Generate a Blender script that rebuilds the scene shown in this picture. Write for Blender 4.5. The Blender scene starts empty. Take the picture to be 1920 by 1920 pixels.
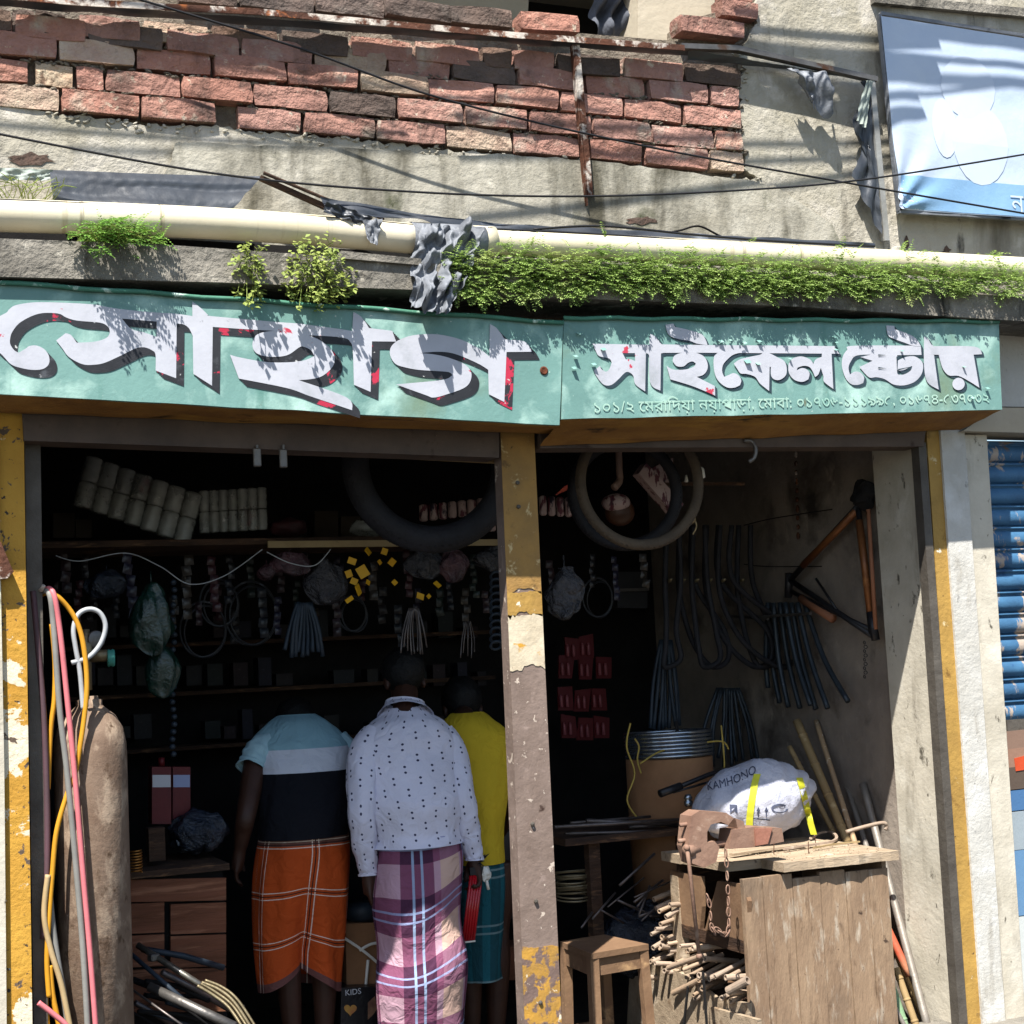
import bpy, bmesh, math, random
from mathutils import Vector, Matrix, noise
from mathutils.geometry import tessellate_polygon
random.seed(7)
S = bpy.context.scene
COL = S.collection
R = math.radians
# ---------------------------------------------------------------- camera, light, exposure
CAM = Vector((0.0, -5.25, 1.6)); FOC = 3000.0
YAW, PITCH, ROLL = R(22.73), R(5.47), R(-2.85)
_f = Vector((math.sin(YAW)*math.cos(PITCH), math.cos(YAW)*math.cos(PITCH), math.sin(PITCH)))
_r = Vector((math.cos(YAW), -math.sin(YAW), 0)); _u = _r.cross(_f)
_r, _u = _r*math.cos(ROLL)+_u*math.sin(ROLL), -_r*math.sin(ROLL)+_u*math.cos(ROLL)
cd = bpy.data.cameras.new('camera'); cam = bpy.data.objects.new('camera', cd); COL.objects.link(cam)
cd.sensor_width = 36; cd.lens = 36*FOC/1920; cd.clip_start = .05; cd.clip_end = 500
cam.matrix_world = Matrix(((_r.x,_u.x,-_f.x,CAM.x),(_r.y,_u.y,-_f.y,CAM.y),(_r.z,_u.z,-_f.z,CAM.z),(0,0,0,1)))
S.camera = cam
SUN = Vector((.8, 1.0, -2.1)).normalized()          # direction the light travels
w = bpy.data.worlds.new('World'); S.world = w; w.use_nodes = True
nt = w.node_tree; bg = nt.nodes['Background']
sky = nt.nodes.new('ShaderNodeTexSky'); sky.sky_type = 'NISHITA'; sky.sun_disc = False
sky.sun_elevation = math.asin(-SUN.z); sky.sun_rotation = math.atan2(-SUN.x, -SUN.y)
sky.air_density = 1.0; sky.dust_density = .8
nt.links.new(sky.outputs[0], bg.inputs[0]); bg.inputs[1].default_value = .085
sl = bpy.data.lights.new('sun', 'SUN'); sl.energy = 5.0; sl.angle = R(.5); sl.color = (1, .97, .92)
so = bpy.data.objects.new('sun', sl); COL.objects.link(so); so.location = (-3, -8, 12)
so.rotation_euler = SUN.to_track_quat('-Z', 'Y').to_euler()
S.view_settings.view_transform = 'Standard'; S.view_settings.look = 'None'
S.view_settings.gamma = 1; S.view_settings.use_curve_mapping = False
S.view_settings.exposure = 1.2
S.cycles.max_bounces = 6; S.cycles.diffuse_bounces = 3

# ---------------------------------------------------------------- helpers
def ray(u, v): return _f*FOC + _r*(u-960) - _u*(v-960)
def P(u, v, y=0.0):                                    # point where the sight line meets the upright plane y
    d = ray(u, v); return CAM + d*((y-CAM.y)/d.y)
def PX(u, v, x):
    d = ray(u, v); return CAM + d*((x-CAM.x)/d.x)
def PZ(u, v, z):
    d = ray(u, v); return CAM + d*((z-CAM.z)/d.z)
def V(*a): return Vector(a)
def N(p, s=1.0, o=0): return noise.noise(Vector((p[0]*s+o, p[1]*s-o, p[2]*s+o*.7)))
def rr(a, b): return random.uniform(a, b)

def thing(name, label, cat, loc=(0, 0, 0), group=None):
    o = bpy.data.objects.new(name, None); COL.objects.link(o); o.location = loc; o.empty_display_size = .1
    o['label'] = label; o['category'] = cat
    if group: o['group'] = group
    return o
def tag(o, label, cat, group=None):
    o['label'] = label; o['category'] = cat
    if group: o['group'] = group
    return o
def wo(o):                                             # world origin of an unrotated chain
    p = Vector(o.location)
    while o.parent: o = o.parent; p += Vector(o.location)
    return p

class MB:
    def __init__(s): s.v = []; s.f = []; s.uv = {}; s.mi = []; s.cur = 0
    def add(s, vs, fs, uvs=None):
        b = len(s.v); s.v += [Vector(p) for p in vs]
        if uvs:
            for i, q in enumerate(uvs): s.uv[b+i] = q
        for f in fs: s.f.append(tuple(b+i for i in f)); s.mi.append(s.cur)
        return s
    def box(s, c, d, rot=None, jit=0, bev=0):
        c = Vector(c); hx, hy, hz = d[0]/2, d[1]/2, d[2]/2
        ps = [Vector((x, y, z)) for x in (-hx, hx) for y in (-hy, hy) for z in (-hz, hz)]
        fs = [(0,1,3,2),(4,6,7,5),(0,4,5,1),(2,3,7,6),(0,2,6,4),(1,5,7,3)]
        if bev:
            bm = bmesh.new(); vv = [bm.verts.new(p) for p in ps]
            for f in fs: bm.faces.new([vv[i] for i in f])
            bmesh.ops.bevel(bm, geom=bm.edges[:], offset=bev, segments=1, affect='EDGES')
            bm.verts.index_update(); ps = [v.co.copy() for v in bm.verts]; fs = [[v.index for v in f.verts] for f in bm.faces]; bm.free()
        if jit: ps = [p+V(rr(-jit,jit),rr(-jit,jit),rr(-jit,jit)) for p in ps]
        if rot is not None:
            m = rot if isinstance(rot, Matrix) else Matrix.Rotation(rot, 3, 'Z')
            ps = [m @ p for p in ps]
        return s.add([p+c for p in ps], fs)
    def bar(s, a, b, w_, h, up=(0, 0, 1), bev=0):       # rectangular bar from a to b
        a, b = Vector(a), Vector(b); d = b-a; L = d.length; d.normalize()
        n = Vector(up); sd = d.cross(n)
        if sd.length < 1e-4: sd = d.cross(V(0, 1, 0))
        sd.normalize(); n = sd.cross(d)
        m = Matrix((sd, d, n)).transposed()
        return s.box((a+b)/2, (w_, L, h), m, bev=bev)
    def tube(s, pts, r, n=8, cap=True, closed=False):
        pts = [Vector(p) for p in pts]; k = len(pts); rs = r if isinstance(r, (list, tuple)) else [r]*k
        T = []
        for i in range(k):
            a = pts[(i-1) % k] if (closed or i > 0) else pts[i]; b = pts[(i+1) % k] if (closed or i < k-1) else pts[i]
            t = (b-a); T.append(t.normalized() if t.length > 1e-9 else V(0, 0, 1))
        nrm = T[0].cross(V(0, 0, 1))
        if nrm.length < .05: nrm = T[0].cross(V(0, 1, 0))
        nrm.normalize(); vs = []; ln = 0; uvs = []
        for i in range(k):
            nrm = nrm - T[i]*nrm.dot(T[i]); nrm.normalize(); bn = T[i].cross(nrm)
            if i: ln += (pts[i]-pts[i-1]).length
            for j in range(n):
                a = 2*math.pi*j/n; vs.append(pts[i] + (nrm*math.cos(a)+bn*math.sin(a))*rs[i]); uvs.append((j/n, ln))
        fs = []
        for i in range(k if closed else k-1):
            for j in range(n):
                a, b = i*n+j, i*n+(j+1) % n; c, d = ((i+1) % k)*n+(j+1) % n, ((i+1) % k)*n+j
                fs.append((a, d, c, b))
        if cap and not closed: fs += [tuple(range(n)), tuple(reversed(range((k-1)*n, k*n)))]
        return s.add(vs, fs, uvs)
    def pipe(s, a, b, ro, ri, n=12):                    # hollow pipe
        a, b = Vector(a), Vector(b); d = (b-a).normalized(); nr = d.cross(V(.3, .1, 1)).normalized(); bn = d.cross(nr); vs = []
        for p, r in ((a, ro), (b, ro), (b, ri), (a, ri)):
            for j in range(n):
                t = 2*math.pi*j/n; vs.append(p+(nr*math.cos(t)+bn*math.sin(t))*r)
        fs = [(i*n+j, ((i+1) % 4)*n+j, ((i+1) % 4)*n+(j+1) % n, i*n+(j+1) % n) for i in range(4) for j in range(n)]
        return s.add(vs, fs)
    def prism(s, pts, ext, caps=True):
        pts = [Vector(p) for p in pts]; ext = Vector(ext); k = len(pts)
        tr = tessellate_polygon([pts])
        nn = V(0, 0, 0)
        for i in range(k): nn += pts[i].cross(pts[(i+1) % k])
        flip = nn.dot(ext) > 0
        vs = pts + [p+ext for p in pts]; fs = []
        for t in tr:
            a, b, c = t; q = (pts[b]-pts[a]).cross(pts[c]-pts[a])
            t1 = (a, b, c) if q.dot(ext) < 0 else (a, c, b)
            fs.append(t1); fs.append(tuple(i+k for i in reversed(t1)))
        for i in range(k):
            j = (i+1) % k; fs.append((i, i+k, j+k, j) if not flip else (i, j, j+k, i+k))
        return s.add(vs, fs)
    def lathe(s, prof, c, n=24, axis=None):             # prof: (radius, height) about axis through c
        c = Vector(c); ax = Vector(axis or (0, 0, 1)).normalized(); e = ax.cross(V(0, 1, 0))
        if e.length < .05: e = ax.cross(V(1, 0, 0))
        e.normalize(); g = ax.cross(e); vs = []
        for r, h in prof:
            for j in range(n):
                a = 2*math.pi*j/n; vs.append(c+ax*h+(e*math.cos(a)+g*math.sin(a))*max(r, 1e-4))
        fs = [(i*n+j, i*n+(j+1) % n, (i+1)*n+(j+1) % n, (i+1)*n+j) for i in range(len(prof)-1) for j in range(n)]
        fs += [tuple(reversed(range(n))), tuple(range((len(prof)-1)*n, len(prof)*n))]
        return s.add(vs, fs)
    def ball(s, c, r, n=12, m=8, rot=None):
        c = Vector(c); r = Vector(r) if hasattr(r, '__len__') else V(r, r, r); vs = []
        for i in range(m+1):
            t = math.pi*i/m
            for j in range(n):
                a = 2*math.pi*j/n; p = V(r.x*math.sin(t)*math.cos(a), r.y*math.sin(t)*math.sin(a), r.z*math.cos(t))
                vs.append(c+((rot @ p) if rot is not None else p))
        fs = [(i*n+j, (i+1)*n+j, (i+1)*n+(j+1) % n, i*n+(j+1) % n) for i in range(m) for j in range(n)]
        return s.add(vs, fs)
    def torus(s, c, R_, r, n=48, m=10, ax=(0, 1, 0), squash=1.0, tilt=None):
        c = Vector(c); ax = Vector(ax).normalized(); e = ax.cross(V(0, 0, 1)).normalized(); g = ax.cross(e); vs = []
        for i in range(n):
            a = 2*math.pi*i/n; o = e*math.cos(a)+g*math.sin(a)*squash
            for j in range(m):
                b = 2*math.pi*j/m; vs.append(c+o*(R_+r*math.cos(b))+ax*r*math.sin(b))
        fs = [(i*m+j, ((i+1) % n)*m+j, ((i+1) % n)*m+(j+1) % m, i*m+(j+1) % m) for i in range(n) for j in range(m)]
        return s.add(vs, fs)
    def sheet(s, fn, nu, nv, uvs=True):                 # fn(a,b) a,b in 0..1
        vs = []; q = []
        for i in range(nu+1):
            for j in range(nv+1): vs.append(fn(i/nu, j/nv)); q.append((i/nu, j/nv))
        k = nv+1
        fs = [(i*k+j, (i+1)*k+j, (i+1)*k+j+1, i*k+j+1) for i in range(nu) for j in range(nv)]
        return s.add(vs, fs, q)
    def loft(s, pts, rad, n=48, side=(1, 0, 0), fold=None, sub=6, cap=False, uvr=None, flat=False, dz=None):
        # smooth tube of elliptical rings through pts; rad = [(a,b)]; a along side, b across
        k = len(pts); P_ = []; A_ = []
        def cr(q, i, t):
            p0, p1, p2, p3 = q[max(i-1, 0)], q[i], q[min(i+1, k-1)], q[min(i+2, k-1)]
            return .5*((2*p1)+(p2-p0)*t+(2*p0-5*p1+4*p2-p3)*t*t+(3*p1-p0-3*p2+p3)*t**3)
        pv = [Vector(p) for p in pts]; av = [Vector((a, b, 0)) for a, b in rad]
        for i in range(k-1):
            for t in range(sub): P_.append(cr(pv, i, t/sub)); A_.append(cr(av, i, t/sub))
        P_.append(pv[-1]); A_.append(av[-1]); K = len(P_); vs = []; uvs = []; ln = 0
        for i in range(K):
            t = (P_[min(i+1, K-1)]-P_[max(i-1, 0)]).normalized(); sd = Vector(side); sd = (sd-t*sd.dot(t)).normalized(); bn = t.cross(sd)
            if flat: sd = V(1, 0, 0); bn = V(0, -1, 0)
            if i: ln += abs(P_[i].z-P_[i-1].z) if flat else (P_[i]-P_[i-1]).length
            for j in range(n):
                a = 2*math.pi*j/n; m = 1+(fold(a, i/(K-1)) if fold else 0)
                vs.append(P_[i]+(sd*math.cos(a)*A_[i].x+bn*math.sin(a)*A_[i].y)*m+(V(0, 0, dz(a, i/(K-1))) if dz else V(0, 0, 0)))
                uvs.append(((a if a <= math.pi else a-2*math.pi)*(uvr or .17), ln))
        fs = [(i*n+j, i*n+(j+1) % n, (i+1)*n+(j+1) % n, (i+1)*n+j) for i in range(K-1) for j in range(n)]
        if cap: fs += [tuple(reversed(range(n))), tuple(range((K-1)*n, K*n))]
        return s.add(vs, fs, uvs)
    def mesh(s, name, mats, org=V(0, 0, 0), smooth=False):
        me = bpy.data.meshes.new(name); me.from_pydata([p-org for p in s.v], [], s.f)
        for m in (mats if isinstance(mats, (list, tuple)) else [mats]): me.materials.append(m)
        if isinstance(mats, (list, tuple)) and len(mats) > 1: me.polygons.foreach_set('material_index', s.mi)
        if s.uv:
            l = me.uv_layers.new(name='UVMap'); vi = [0]*len(me.loops); me.loops.foreach_get('vertex_index', vi)
            l.data.foreach_set('uv', [c for i in vi for c in s.uv.get(i, (0, 0))])
        if smooth: me.polygons.foreach_set('use_smooth', [True]*len(me.polygons))
        me.update(); return me
    def build(s, name, mats, parent=None, smooth=False, org=None):
        if org is None:
            if parent: org = wo(parent)
            else:
                xs = [p.x for p in s.v]; ys = [p.y for p in s.v]
                org = V((min(xs)+max(xs))/2, (min(ys)+max(ys))/2, min(p.z for p in s.v))
        o = bpy.data.objects.new(name, s.mesh(name, mats, org, smooth)); COL.objects.link(o)
        if parent: o.parent = parent; o.location = org-wo(parent)
        else: o.location = org
        return o
def solo(name, mb, m, label, cat, group=None, smooth=False): return tag(mb.build(name, m, None, smooth), label, cat, group)
def struct(name, mb, m): o = mb.build(name, m); o['kind'] = 'structure'; return o
def spline(pts, sub=8):
    pts = [Vector(p) for p in pts]; k = len(pts); out = []
    for i in range(k-1):
        p0, p1, p2, p3 = pts[max(i-1, 0)], pts[i], pts[i+1], pts[min(i+2, k-1)]
        for t in range(sub):
            t /= sub; out.append(.5*((2*p1)+(p2-p0)*t+(2*p0-5*p1+4*p2-p3)*t*t+(3*p1-p0-3*p2+p3)*t**3))
    out.append(pts[-1]); return out
def pts(l, y=0.0): return [P(a[0], a[1], a[2] if len(a) > 2 else y) for a in l]
def slab(mb, poly, y, t): return mb.prism(pts(poly, y), (0, t, 0))     # outline on the plane y, with real thickness t
def jag(poly, n=6, amp=4):                             # roughen an outline (broken plaster, torn cloth)
    out = []
    for i in range(len(poly)):
        a, b = Vector(poly[i]), Vector(poly[(i+1) % len(poly)]); L = (b-a).length; k = max(1, int(L/n))
        for t in range(k):
            p = a.lerp(b, t/k)
            out.append((p.x+(rr(-amp, amp) if t else 0), p.y+(rr(-amp, amp) if t else 0)))
    return out
def copytree(o, parent=None, delta=None):
    c = o.copy(); COL.objects.link(c); c.parent = parent
    if delta is not None: c.location = o.location+delta
    for ch in o.children: copytree(ch, c)
    return c

# ---------------------------------------------------------------- materials
def hx(s):
    s = s.lstrip('#'); q = [int(s[i:i+2], 16)/255 for i in (0, 2, 4)]
    return tuple(c/12.92 if c <= .04045 else ((c+.055)/1.055)**2.4 for c in q)+(1,)
def mk(name, base, var=None, scale=6, rough=.8, bump=.15, bscale=40, metal=0, spec=.3, layers=(), rnd=0, coord='Object', stretch=(1, 1, 1), bdist=.01, trans=0, sub=0, alpha=1):
    m = bpy.data.materials.new(name); m.use_nodes = True; t = m.node_tree; n = t.nodes; L = t.links.new
    b = n['Principled BSDF']; tc = n.new('ShaderNodeTexCoord'); co = n.new('ShaderNodeNewGeometry').outputs['Position'] if coord == 'World' else tc.outputs[coord]
    def mapn(st):
        q = n.new('ShaderNodeMapping'); q.inputs['Scale'].default_value = st; L(co, q.inputs[0]); return q.outputs[0]
    def nz(sc, st, det=6, dist=0):
        q = n.new('ShaderNodeTexNoise'); q.inputs['Scale'].default_value = sc; q.inputs['Detail'].default_value = det; q.inputs['Distortion'].default_value = dist
        q.inputs['Roughness'].default_value = .62
        L(mapn(st), q.inputs['Vector']); return q.outputs[0]
    def rng(src, lo, hi):
        q = n.new('ShaderNodeMapRange'); q.inputs[1].default_value = lo; q.inputs[2].default_value = hi; q.clamp = True; L(src, q.inputs[0]); return q.outputs[0]
    def mix(fac, a, c):
        q = n.new('ShaderNodeMix'); q.data_type = 'RGBA'
        L(fac, q.inputs[0]) if not isinstance(fac, float) else setattr(q.inputs[0], 'default_value', fac)
        for i, z in ((6, a), (7, c)):
            if isinstance(z, tuple): q.inputs[i].default_value = z
            else: L(z, q.inputs[i])
        return q.outputs[2]
    c = base if isinstance(base, tuple) else hx(base)
    if var: c = mix(rng(nz(scale, stretch), .33, .67), c, hx(var) if isinstance(var, str) else var)
    bumps = []
    for la in layers:                                  # (colour, scale, lo, hi, stretch)
        f = rng(nz(la[1], la[4] if len(la) > 4 else (1, 1, 1), 8, .3), la[2], la[3])
        c = mix(f, c, hx(la[0]))
    if rnd:
        oi = n.new('ShaderNodeObjectInfo'); h = n.new('ShaderNodeHueSaturation'); L(c, h.inputs['Color']); L(rng(oi.outputs['Random'], 0, 1), h.inputs['Value'])
        q = h.inputs['Value'].links[0].from_node; q.inputs[3].default_value = 1-rnd; q.inputs[4].default_value = 1+rnd; c = h.outputs[0]
        mu = n.new('ShaderNodeMath'); mu.operation = 'MULTIPLY'; mu.inputs[1].default_value = 7.31; fr = n.new('ShaderNodeMath'); fr.operation = 'FRACT'
        L(oi.outputs['Random'], mu.inputs[0]); L(mu.outputs[0], fr.inputs[0]); s2 = rng(fr.outputs[0], 0, 1); q = s2.node; q.inputs[3].default_value = 1-rnd*.8; q.inputs[4].default_value = 1+rnd*.5; L(s2, h.inputs['Saturation'])
    if isinstance(c, tuple): b.inputs['Base Color'].default_value = c
    else: L(c, b.inputs['Base Color'])
    b.inputs['Roughness'].default_value = rough; b.inputs['Metallic'].default_value = metal; b.inputs['Specular IOR Level'].default_value = spec
    if trans: b.inputs['Transmission Weight'].default_value = trans
    if alpha < 1: b.inputs['Alpha'].default_value = alpha
    if bump:
        u = n.new('ShaderNodeBump'); u.inputs['Strength'].default_value = bump; u.inputs['Distance'].default_value = bdist
        ad = n.new('ShaderNodeMath'); ad.operation = 'MULTIPLY_ADD'; ad.inputs[1].default_value = 1.6; L(nz(bscale*.22, stretch, 6, .4), ad.inputs[0]); L(nz(bscale, stretch, 8), ad.inputs[2]); L(ad.outputs[0], u.inputs['Height']); L(u.outputs[0], b.inputs['Normal'])
    return m
# ---------------------------------------------------------------- palette
M_plaster = mk('plaster', '#aea89b', '#98917f', 3.5, .95, .4, 34, layers=[('#c0b9ad', 5, .55, .7), ('#5f594d', 2.4, .52, .7, (1.6, 1, .35)), ('#35312a', 7, .6, .72, (1.6, 1, .4)), ('#2e2b26', 30, .70, .74)], bdist=.03)
M_plaster_grey = mk('plaster_grey', '#aaa597', '#938d7e', 4, .95, .35, 36, layers=[('#bdb7a8', 7, .56, .7), ('#4e4a3d', 3.0, .48, .66, (1.6, 1, .4)), ('#454733', 6, .58, .72, (1, 1, .6)), ('#2c2a25', 34, .70, .74)], bdist=.02)
M_mortar = mk('mortar', '#968b7b', '#6b6154', 14, .98, 1, 60, bdist=.03)
M_brick = mk('fired_brick', '#ad8070', '#946b5e', 9, .93, 1.0, 34, layers=[('#b3a593', 6, .54, .7), ('#6b5249', 9, .58, .7), ('#cdbca6', 26, .63, .7), ('#4a3c35', 3.2, .55, .75, (1.5, 1, .5))], rnd=.13, bdist=.02, coord='World')
M_brick_pale = mk('pale_brick', '#baa48a', '#a58570', 8, .93, 1.0, 34, layers=[('#c4b49c', 7, .55, .72), ('#6b5546', 11, .6, .68)], rnd=.2, bdist=.02, coord='World')
M_brick_dark = mk('shade_dark_brick', '#6d584c', '#544840', 8, .95, 1.0, 34, layers=[('#77695c', 9, .58, .7)], rnd=.25, bdist=.02, coord='World')  # dark tone holds the rail's shade on the top courses; odd bricks elsewhere
M_conc = mk('ledge_concrete', '#8d877c', '#5a564e', 5, .95, .8, 30, layers=[('#2c2a25', 6, .55, .68, (1, 1, .3)), ('#b0a99b', 16, .6, .7)], bdist=.02)
M_conc_pale = mk('pale_concrete', '#c4bcab', '#aca493', 5, .93, .25, 50, layers=[('#8f8778', 3, .58, .74, (2, 2, .5)), ('#5a5449', 20, .62, .68, (1, 1, .6)), ('#4a443b', 44, .69, .72), ('#c9c3b4', 4, .55, .7)], bdist=.01)
M_pvc = mk('pvc_pipe', '#d3cab2', '#c6bb9e', 3, .5, .05, 60, layers=[('#9a8660', 4, .6, .8, (9, 1, .3)), ('#5e4c34', 3.2, .62, .74, (14, 1, .3)), ('#5a4a30', 40, .72, .76)])
M_teal = mk('teal_paint', '#6f948c', '#62857e', 3, .6, .12, 60, layers=[('#a3c2b6', 5, .5, .7), ('#4f7a70', 4, .6, .76, (2, 1, .3)), ('#c9d0c4', 42, .68, .71), ('#5d5a40', 16, .68, .74, (1, 1, .5)), ('#6a7f6a', 2.2, .58, .75)])
M_tealedge = mk('teal_edge', '#4a7f6b', '#3d6a55', 5, .6, .2, 60, layers=[('#b9cdbd', 18, .6, .66)])
M_ochre = mk('ochre_underside', '#9a7036', '#7a5428', 6, .8, .4, 40, layers=[('#a37a34', 5, .55, .68, (.3, 1, 3)), ('#2f2114', 8, .62, .7, (.4, 1, 3))])
M_lintel = mk('brown_steel', '#5f5147', '#4b4039', 6, .7, .2, 50, layers=[('#3a2a22', 9, .6, .72), ('#8a7b6d', 45, .72, .77)])
M_yellow = mk('yellow_flaking_paint', '#bd9038', '#a87a2a', 5, .75, .5, 50, layers=[('#d4c7ac', 6, .545, .56), ('#5c4d40', 15, .62, .635), ('#38302a', 42, .63, .65), ('#8fb0b4', 13, .69, .7), ('#cfc8b4', 22, .69, .71)], bdist=.008)
M_yellow_clean = mk('yellow_paint', '#ac8844', '#95743a', 6, .7, .3, 50, layers=[('#cbb98f', 7, .62, .66), ('#6b4d22', 8, .58, .68), ('#44382a', 34, .68, .7), ('#d8cfba', 25, .7, .72)])
M_white = mk('white_limewash', '#c0bdb5', '#aca89e', 4, .85, .35, 60, layers=[('#cac8c2', 6, .5, .7), ('#928b7e', 5, .56, .72, (2, 1, .4)), ('#8d8a84', 18, .63, .70, (1, 1, .5)), ('#4c463d', 36, .685, .71), ('#a89a80', 9, .66, .7)])
M_post = mk('rusty_post', '#7f6e64', '#69594f', 6, .75, .4, 50, layers=[('#8c7a70', 18, .58, .7), ('#b8a99a', 24, .62, .65), ('#3b2a22', 12, .64, .7), ('#c9bdae', 55, .68, .7, (1, 1, .5))], bdist=.006)
M_post_yel = mk('post_flakes', '#b98a34', '#8a6a3a', 12, .8, .5, 50, layers=[('#6b5850', 16, .5, .54), ('#d4c8b0', 26, .62, .66)], bdist=.006)
M_post_white = mk('post_limewash', '#c9bda4', '#b0a188', 9, .85, .4, 50, layers=[('#b98a34', 14, .6, .66), ('#6b5a4e', 30, .64, .69, (1, 1, .5))], bdist=.006)
M_shopwall = mk('soot_stained_wall', '#968a7d', '#7b7066', 3, .95, .5, 25, layers=[('#3b342e', 2.5, .52, .7), ('#9a8e80', 9, .6, .72)])
M_dark = mk('shade_black', '#1c1a19', '#100f0f', 6, .95, .3, 30)  # shop gloom coloured into walls and ceiling; also black cables and iron
M_darkwood = mk('dark_wood', '#4a3526', '#2c1f17', 5, .85, .5, 30, layers=[('#6d5038', 9, .56, .68, (1, 1, 6))], stretch=(1, 1, 5))
M_rust = mk('rusted_iron', '#5f3b2a', '#452c21', 14, .8, .5, 60, layers=[('#c3b9ad', 8, .5, .56), ('#9a5a30', 20, .6, .68)], metal=.2)
M_steel = mk('dull_steel', '#77736e', '#5c5854', 12, .45, .2, 60, metal=.7, layers=[('#5a3f2e', 9, .62, .7)])
M_asphalt = mk('asphalt', '#3a3835', '#2e2c2a', 6, .95, .6, 60)
M_floor = mk('shop_floor', '#3a3530', '#26221f', 5, .95, .5, 30)
M_blue_sh = mk('blue_shutter', '#335675', '#446f90', 6, .5, .25, 40, metal=.1, layers=[('#a39486', 9, .575, .62, (1.8, 1, .8)), ('#6d5d52', 5, .61, .66), ('#1c3f6d', 9, .62, .7)], coord='World')
M_grey_ch = mk('channel_steel', '#5e5850', '#4a443d', 9, .6, .3, 50, metal=.2)
M_beige = mk('beige_render', '#b5aa96', '#a39884', 3, .9, .3, 30)

# ---------------------------------------------------------------- ground, street, shop shell
struct('street', MB().box((2, -20, -.06), (90, 40.0, .08)), M_asphalt)
XL = P(72, 900, .12).x - .12; XR = P(1744, 1085, 0).x
struct('shop_floor', MB().box(((XL+XR)/2, 1.4, -.01), (XR-XL+.6, 2.8, .06)), M_floor)
struct('plinth', MB().box((XR+.35, -.02, .06), (1.6, .36, .12), bev=.01), M_conc)
bld = thing('shop_building', 'brick shop building with shade black inner walls and an open front below the painted signs', 'building', ((XL+XR)/2, 1.2, 0))
ZC = 2.95
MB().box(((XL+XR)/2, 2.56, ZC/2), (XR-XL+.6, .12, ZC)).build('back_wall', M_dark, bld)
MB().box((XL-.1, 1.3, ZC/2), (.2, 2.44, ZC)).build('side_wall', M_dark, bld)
MB().box((XR+.16, 1.42, ZC/2), (.2, 2.14, ZC)).build('side_wall', M_shopwall, bld)
yb = PX(1670, 1350, XR).y
pl = MB(); pl.box((XR+.13, (yb+.03)/2+.0, 1.25), (.26, yb-.03, 2.5), bev=.004); pl.build('jamb', M_conc_pale, bld)
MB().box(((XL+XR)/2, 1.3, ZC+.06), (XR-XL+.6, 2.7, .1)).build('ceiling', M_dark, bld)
# lintels of the two openings (shutter housings)
for poly in ([(42, 766), (936, 806), (936, 858), (45, 826)], [(1012, 800), (1736, 806), (1732, 837), (1014, 840)]):
    mb = MB(); slab(mb, poly, -.02, .12); mb.build('lintel', M_lintel, bld)
# neighbouring house, upper storey wall
up = thing('parapet_wall', 'upper brick and plaster wall above the shop, half its plaster fallen off', 'wall', P(960, 470, 0))
back = MB(); slab(back, [(-300, -40), (440, -4), (760, 34), (1085, 62), (1280, 78), (1280, 40), (1425, 0), (1425, -60), (2800, -60), (2800, 800), (1900, 640), (-60, 500)], .03, .22)
back.build('mortar_backing', M_mortar, up)
# plaster field below and right of the bricks, broken upper edge
edge = [(-60, 200), (60, 203), (110, 215), (190, 222), (255, 232), (310, 236), (395, 234), (470, 246), (560, 252), (700, 266), (850, 282), (960, 292), (1080, 300), (1150, 308), (1230, 320), (1330, 330), (1425, 336), (1400, 318), (1396, 290), (1386, 270), (1394, 240), (1384, 216), (1392, 186), (1372, 160), (1398, 132), (1385, 100), (1402, 72), (1420, 40), (1412, 20), (1426, -4), (1430, -60), (2800, -60)]
je = []
for i in range(len(edge)-1):
    a, b = Vector(edge[i]), Vector(edge[i+1]); k = max(1, int((b-a).length/9))
    if i in (0, len(edge)-2): k = 1
    for t in range(k):
        p = a.lerp(b, t/k); je.append((p.x+rr(-3, 3), p.y+rr(-4, 4)))
plb = MB(); slab(plb, je+[(2800, -60), (2800, 800), (1900, 640), (-60, 500)], 0, .04); plb.build('plaster', M_plaster, up)
# second, smoother coat standing proud below the bricks
e2 = [(322, 300), (328, 268), (360, 266), (480, 272), (600, 276), (760, 282), (800, 290), (960, 290), (1085, 300), (1200, 311), (1300, 326), (1410, 340), (1470, 352)]
e2 = [q for i in range(len(e2)-1) for q in [(e2[i][0]+(e2[i+1][0]-e2[i][0])*t/6+rr(-2, 2), e2[i][1]+(e2[i+1][1]-e2[i][1])*t/6+rr(-2.5, 2.5)) for t in range(6)]]
pl2 = MB(); slab(pl2, e2+[(1560, 420), (1600, 505), (1500, 540), (320, 490), (300, 340)], -.014, .016); pl2.build('plaster_coat', M_plaster_grey, up)
# rough lumps along the broken plaster edge
lum = MB()
for i in range(170):
    q = random.choice(je[4:-8]); c = P(q[0]+rr(-10, 10), q[1]+rr(-4, 14), -.004); r = rr(.003, .008)
    lum.ball(c, (r*rr(.8, 2.2), r*.6, r*rr(.4, 1)), 6, 4, Matrix.Rotation(rr(-1, 1), 3, 'Y'))
o = lum.build('plaster_crumb', M_plaster, up, True); o['kind'] = 'stuff'
for (cu, cv, ru, rv) in ((1203, 414, 30, 8), (58, 298, 50, 12), (1775, 470, 9, 9), (1700, 455, 5, 14)):
    h = MB(); n = 16
    slab(h, [(cu+ru*math.cos(6.283*i/n)*rr(.55, 1.15), cv+rv*math.sin(6.283*i/n)*rr(.5, 1.2)) for i in range(n)], -.0165 if cu > 1000 and cu < 1500 else -.003, .001)
    h.build('hole', mk('raw_hole', '#4a3f37', '#5e4a40', 30, .95, .8) if 'raw_hole' not in bpy.data.materials else bpy.data.materials['raw_hole'], up)
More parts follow.
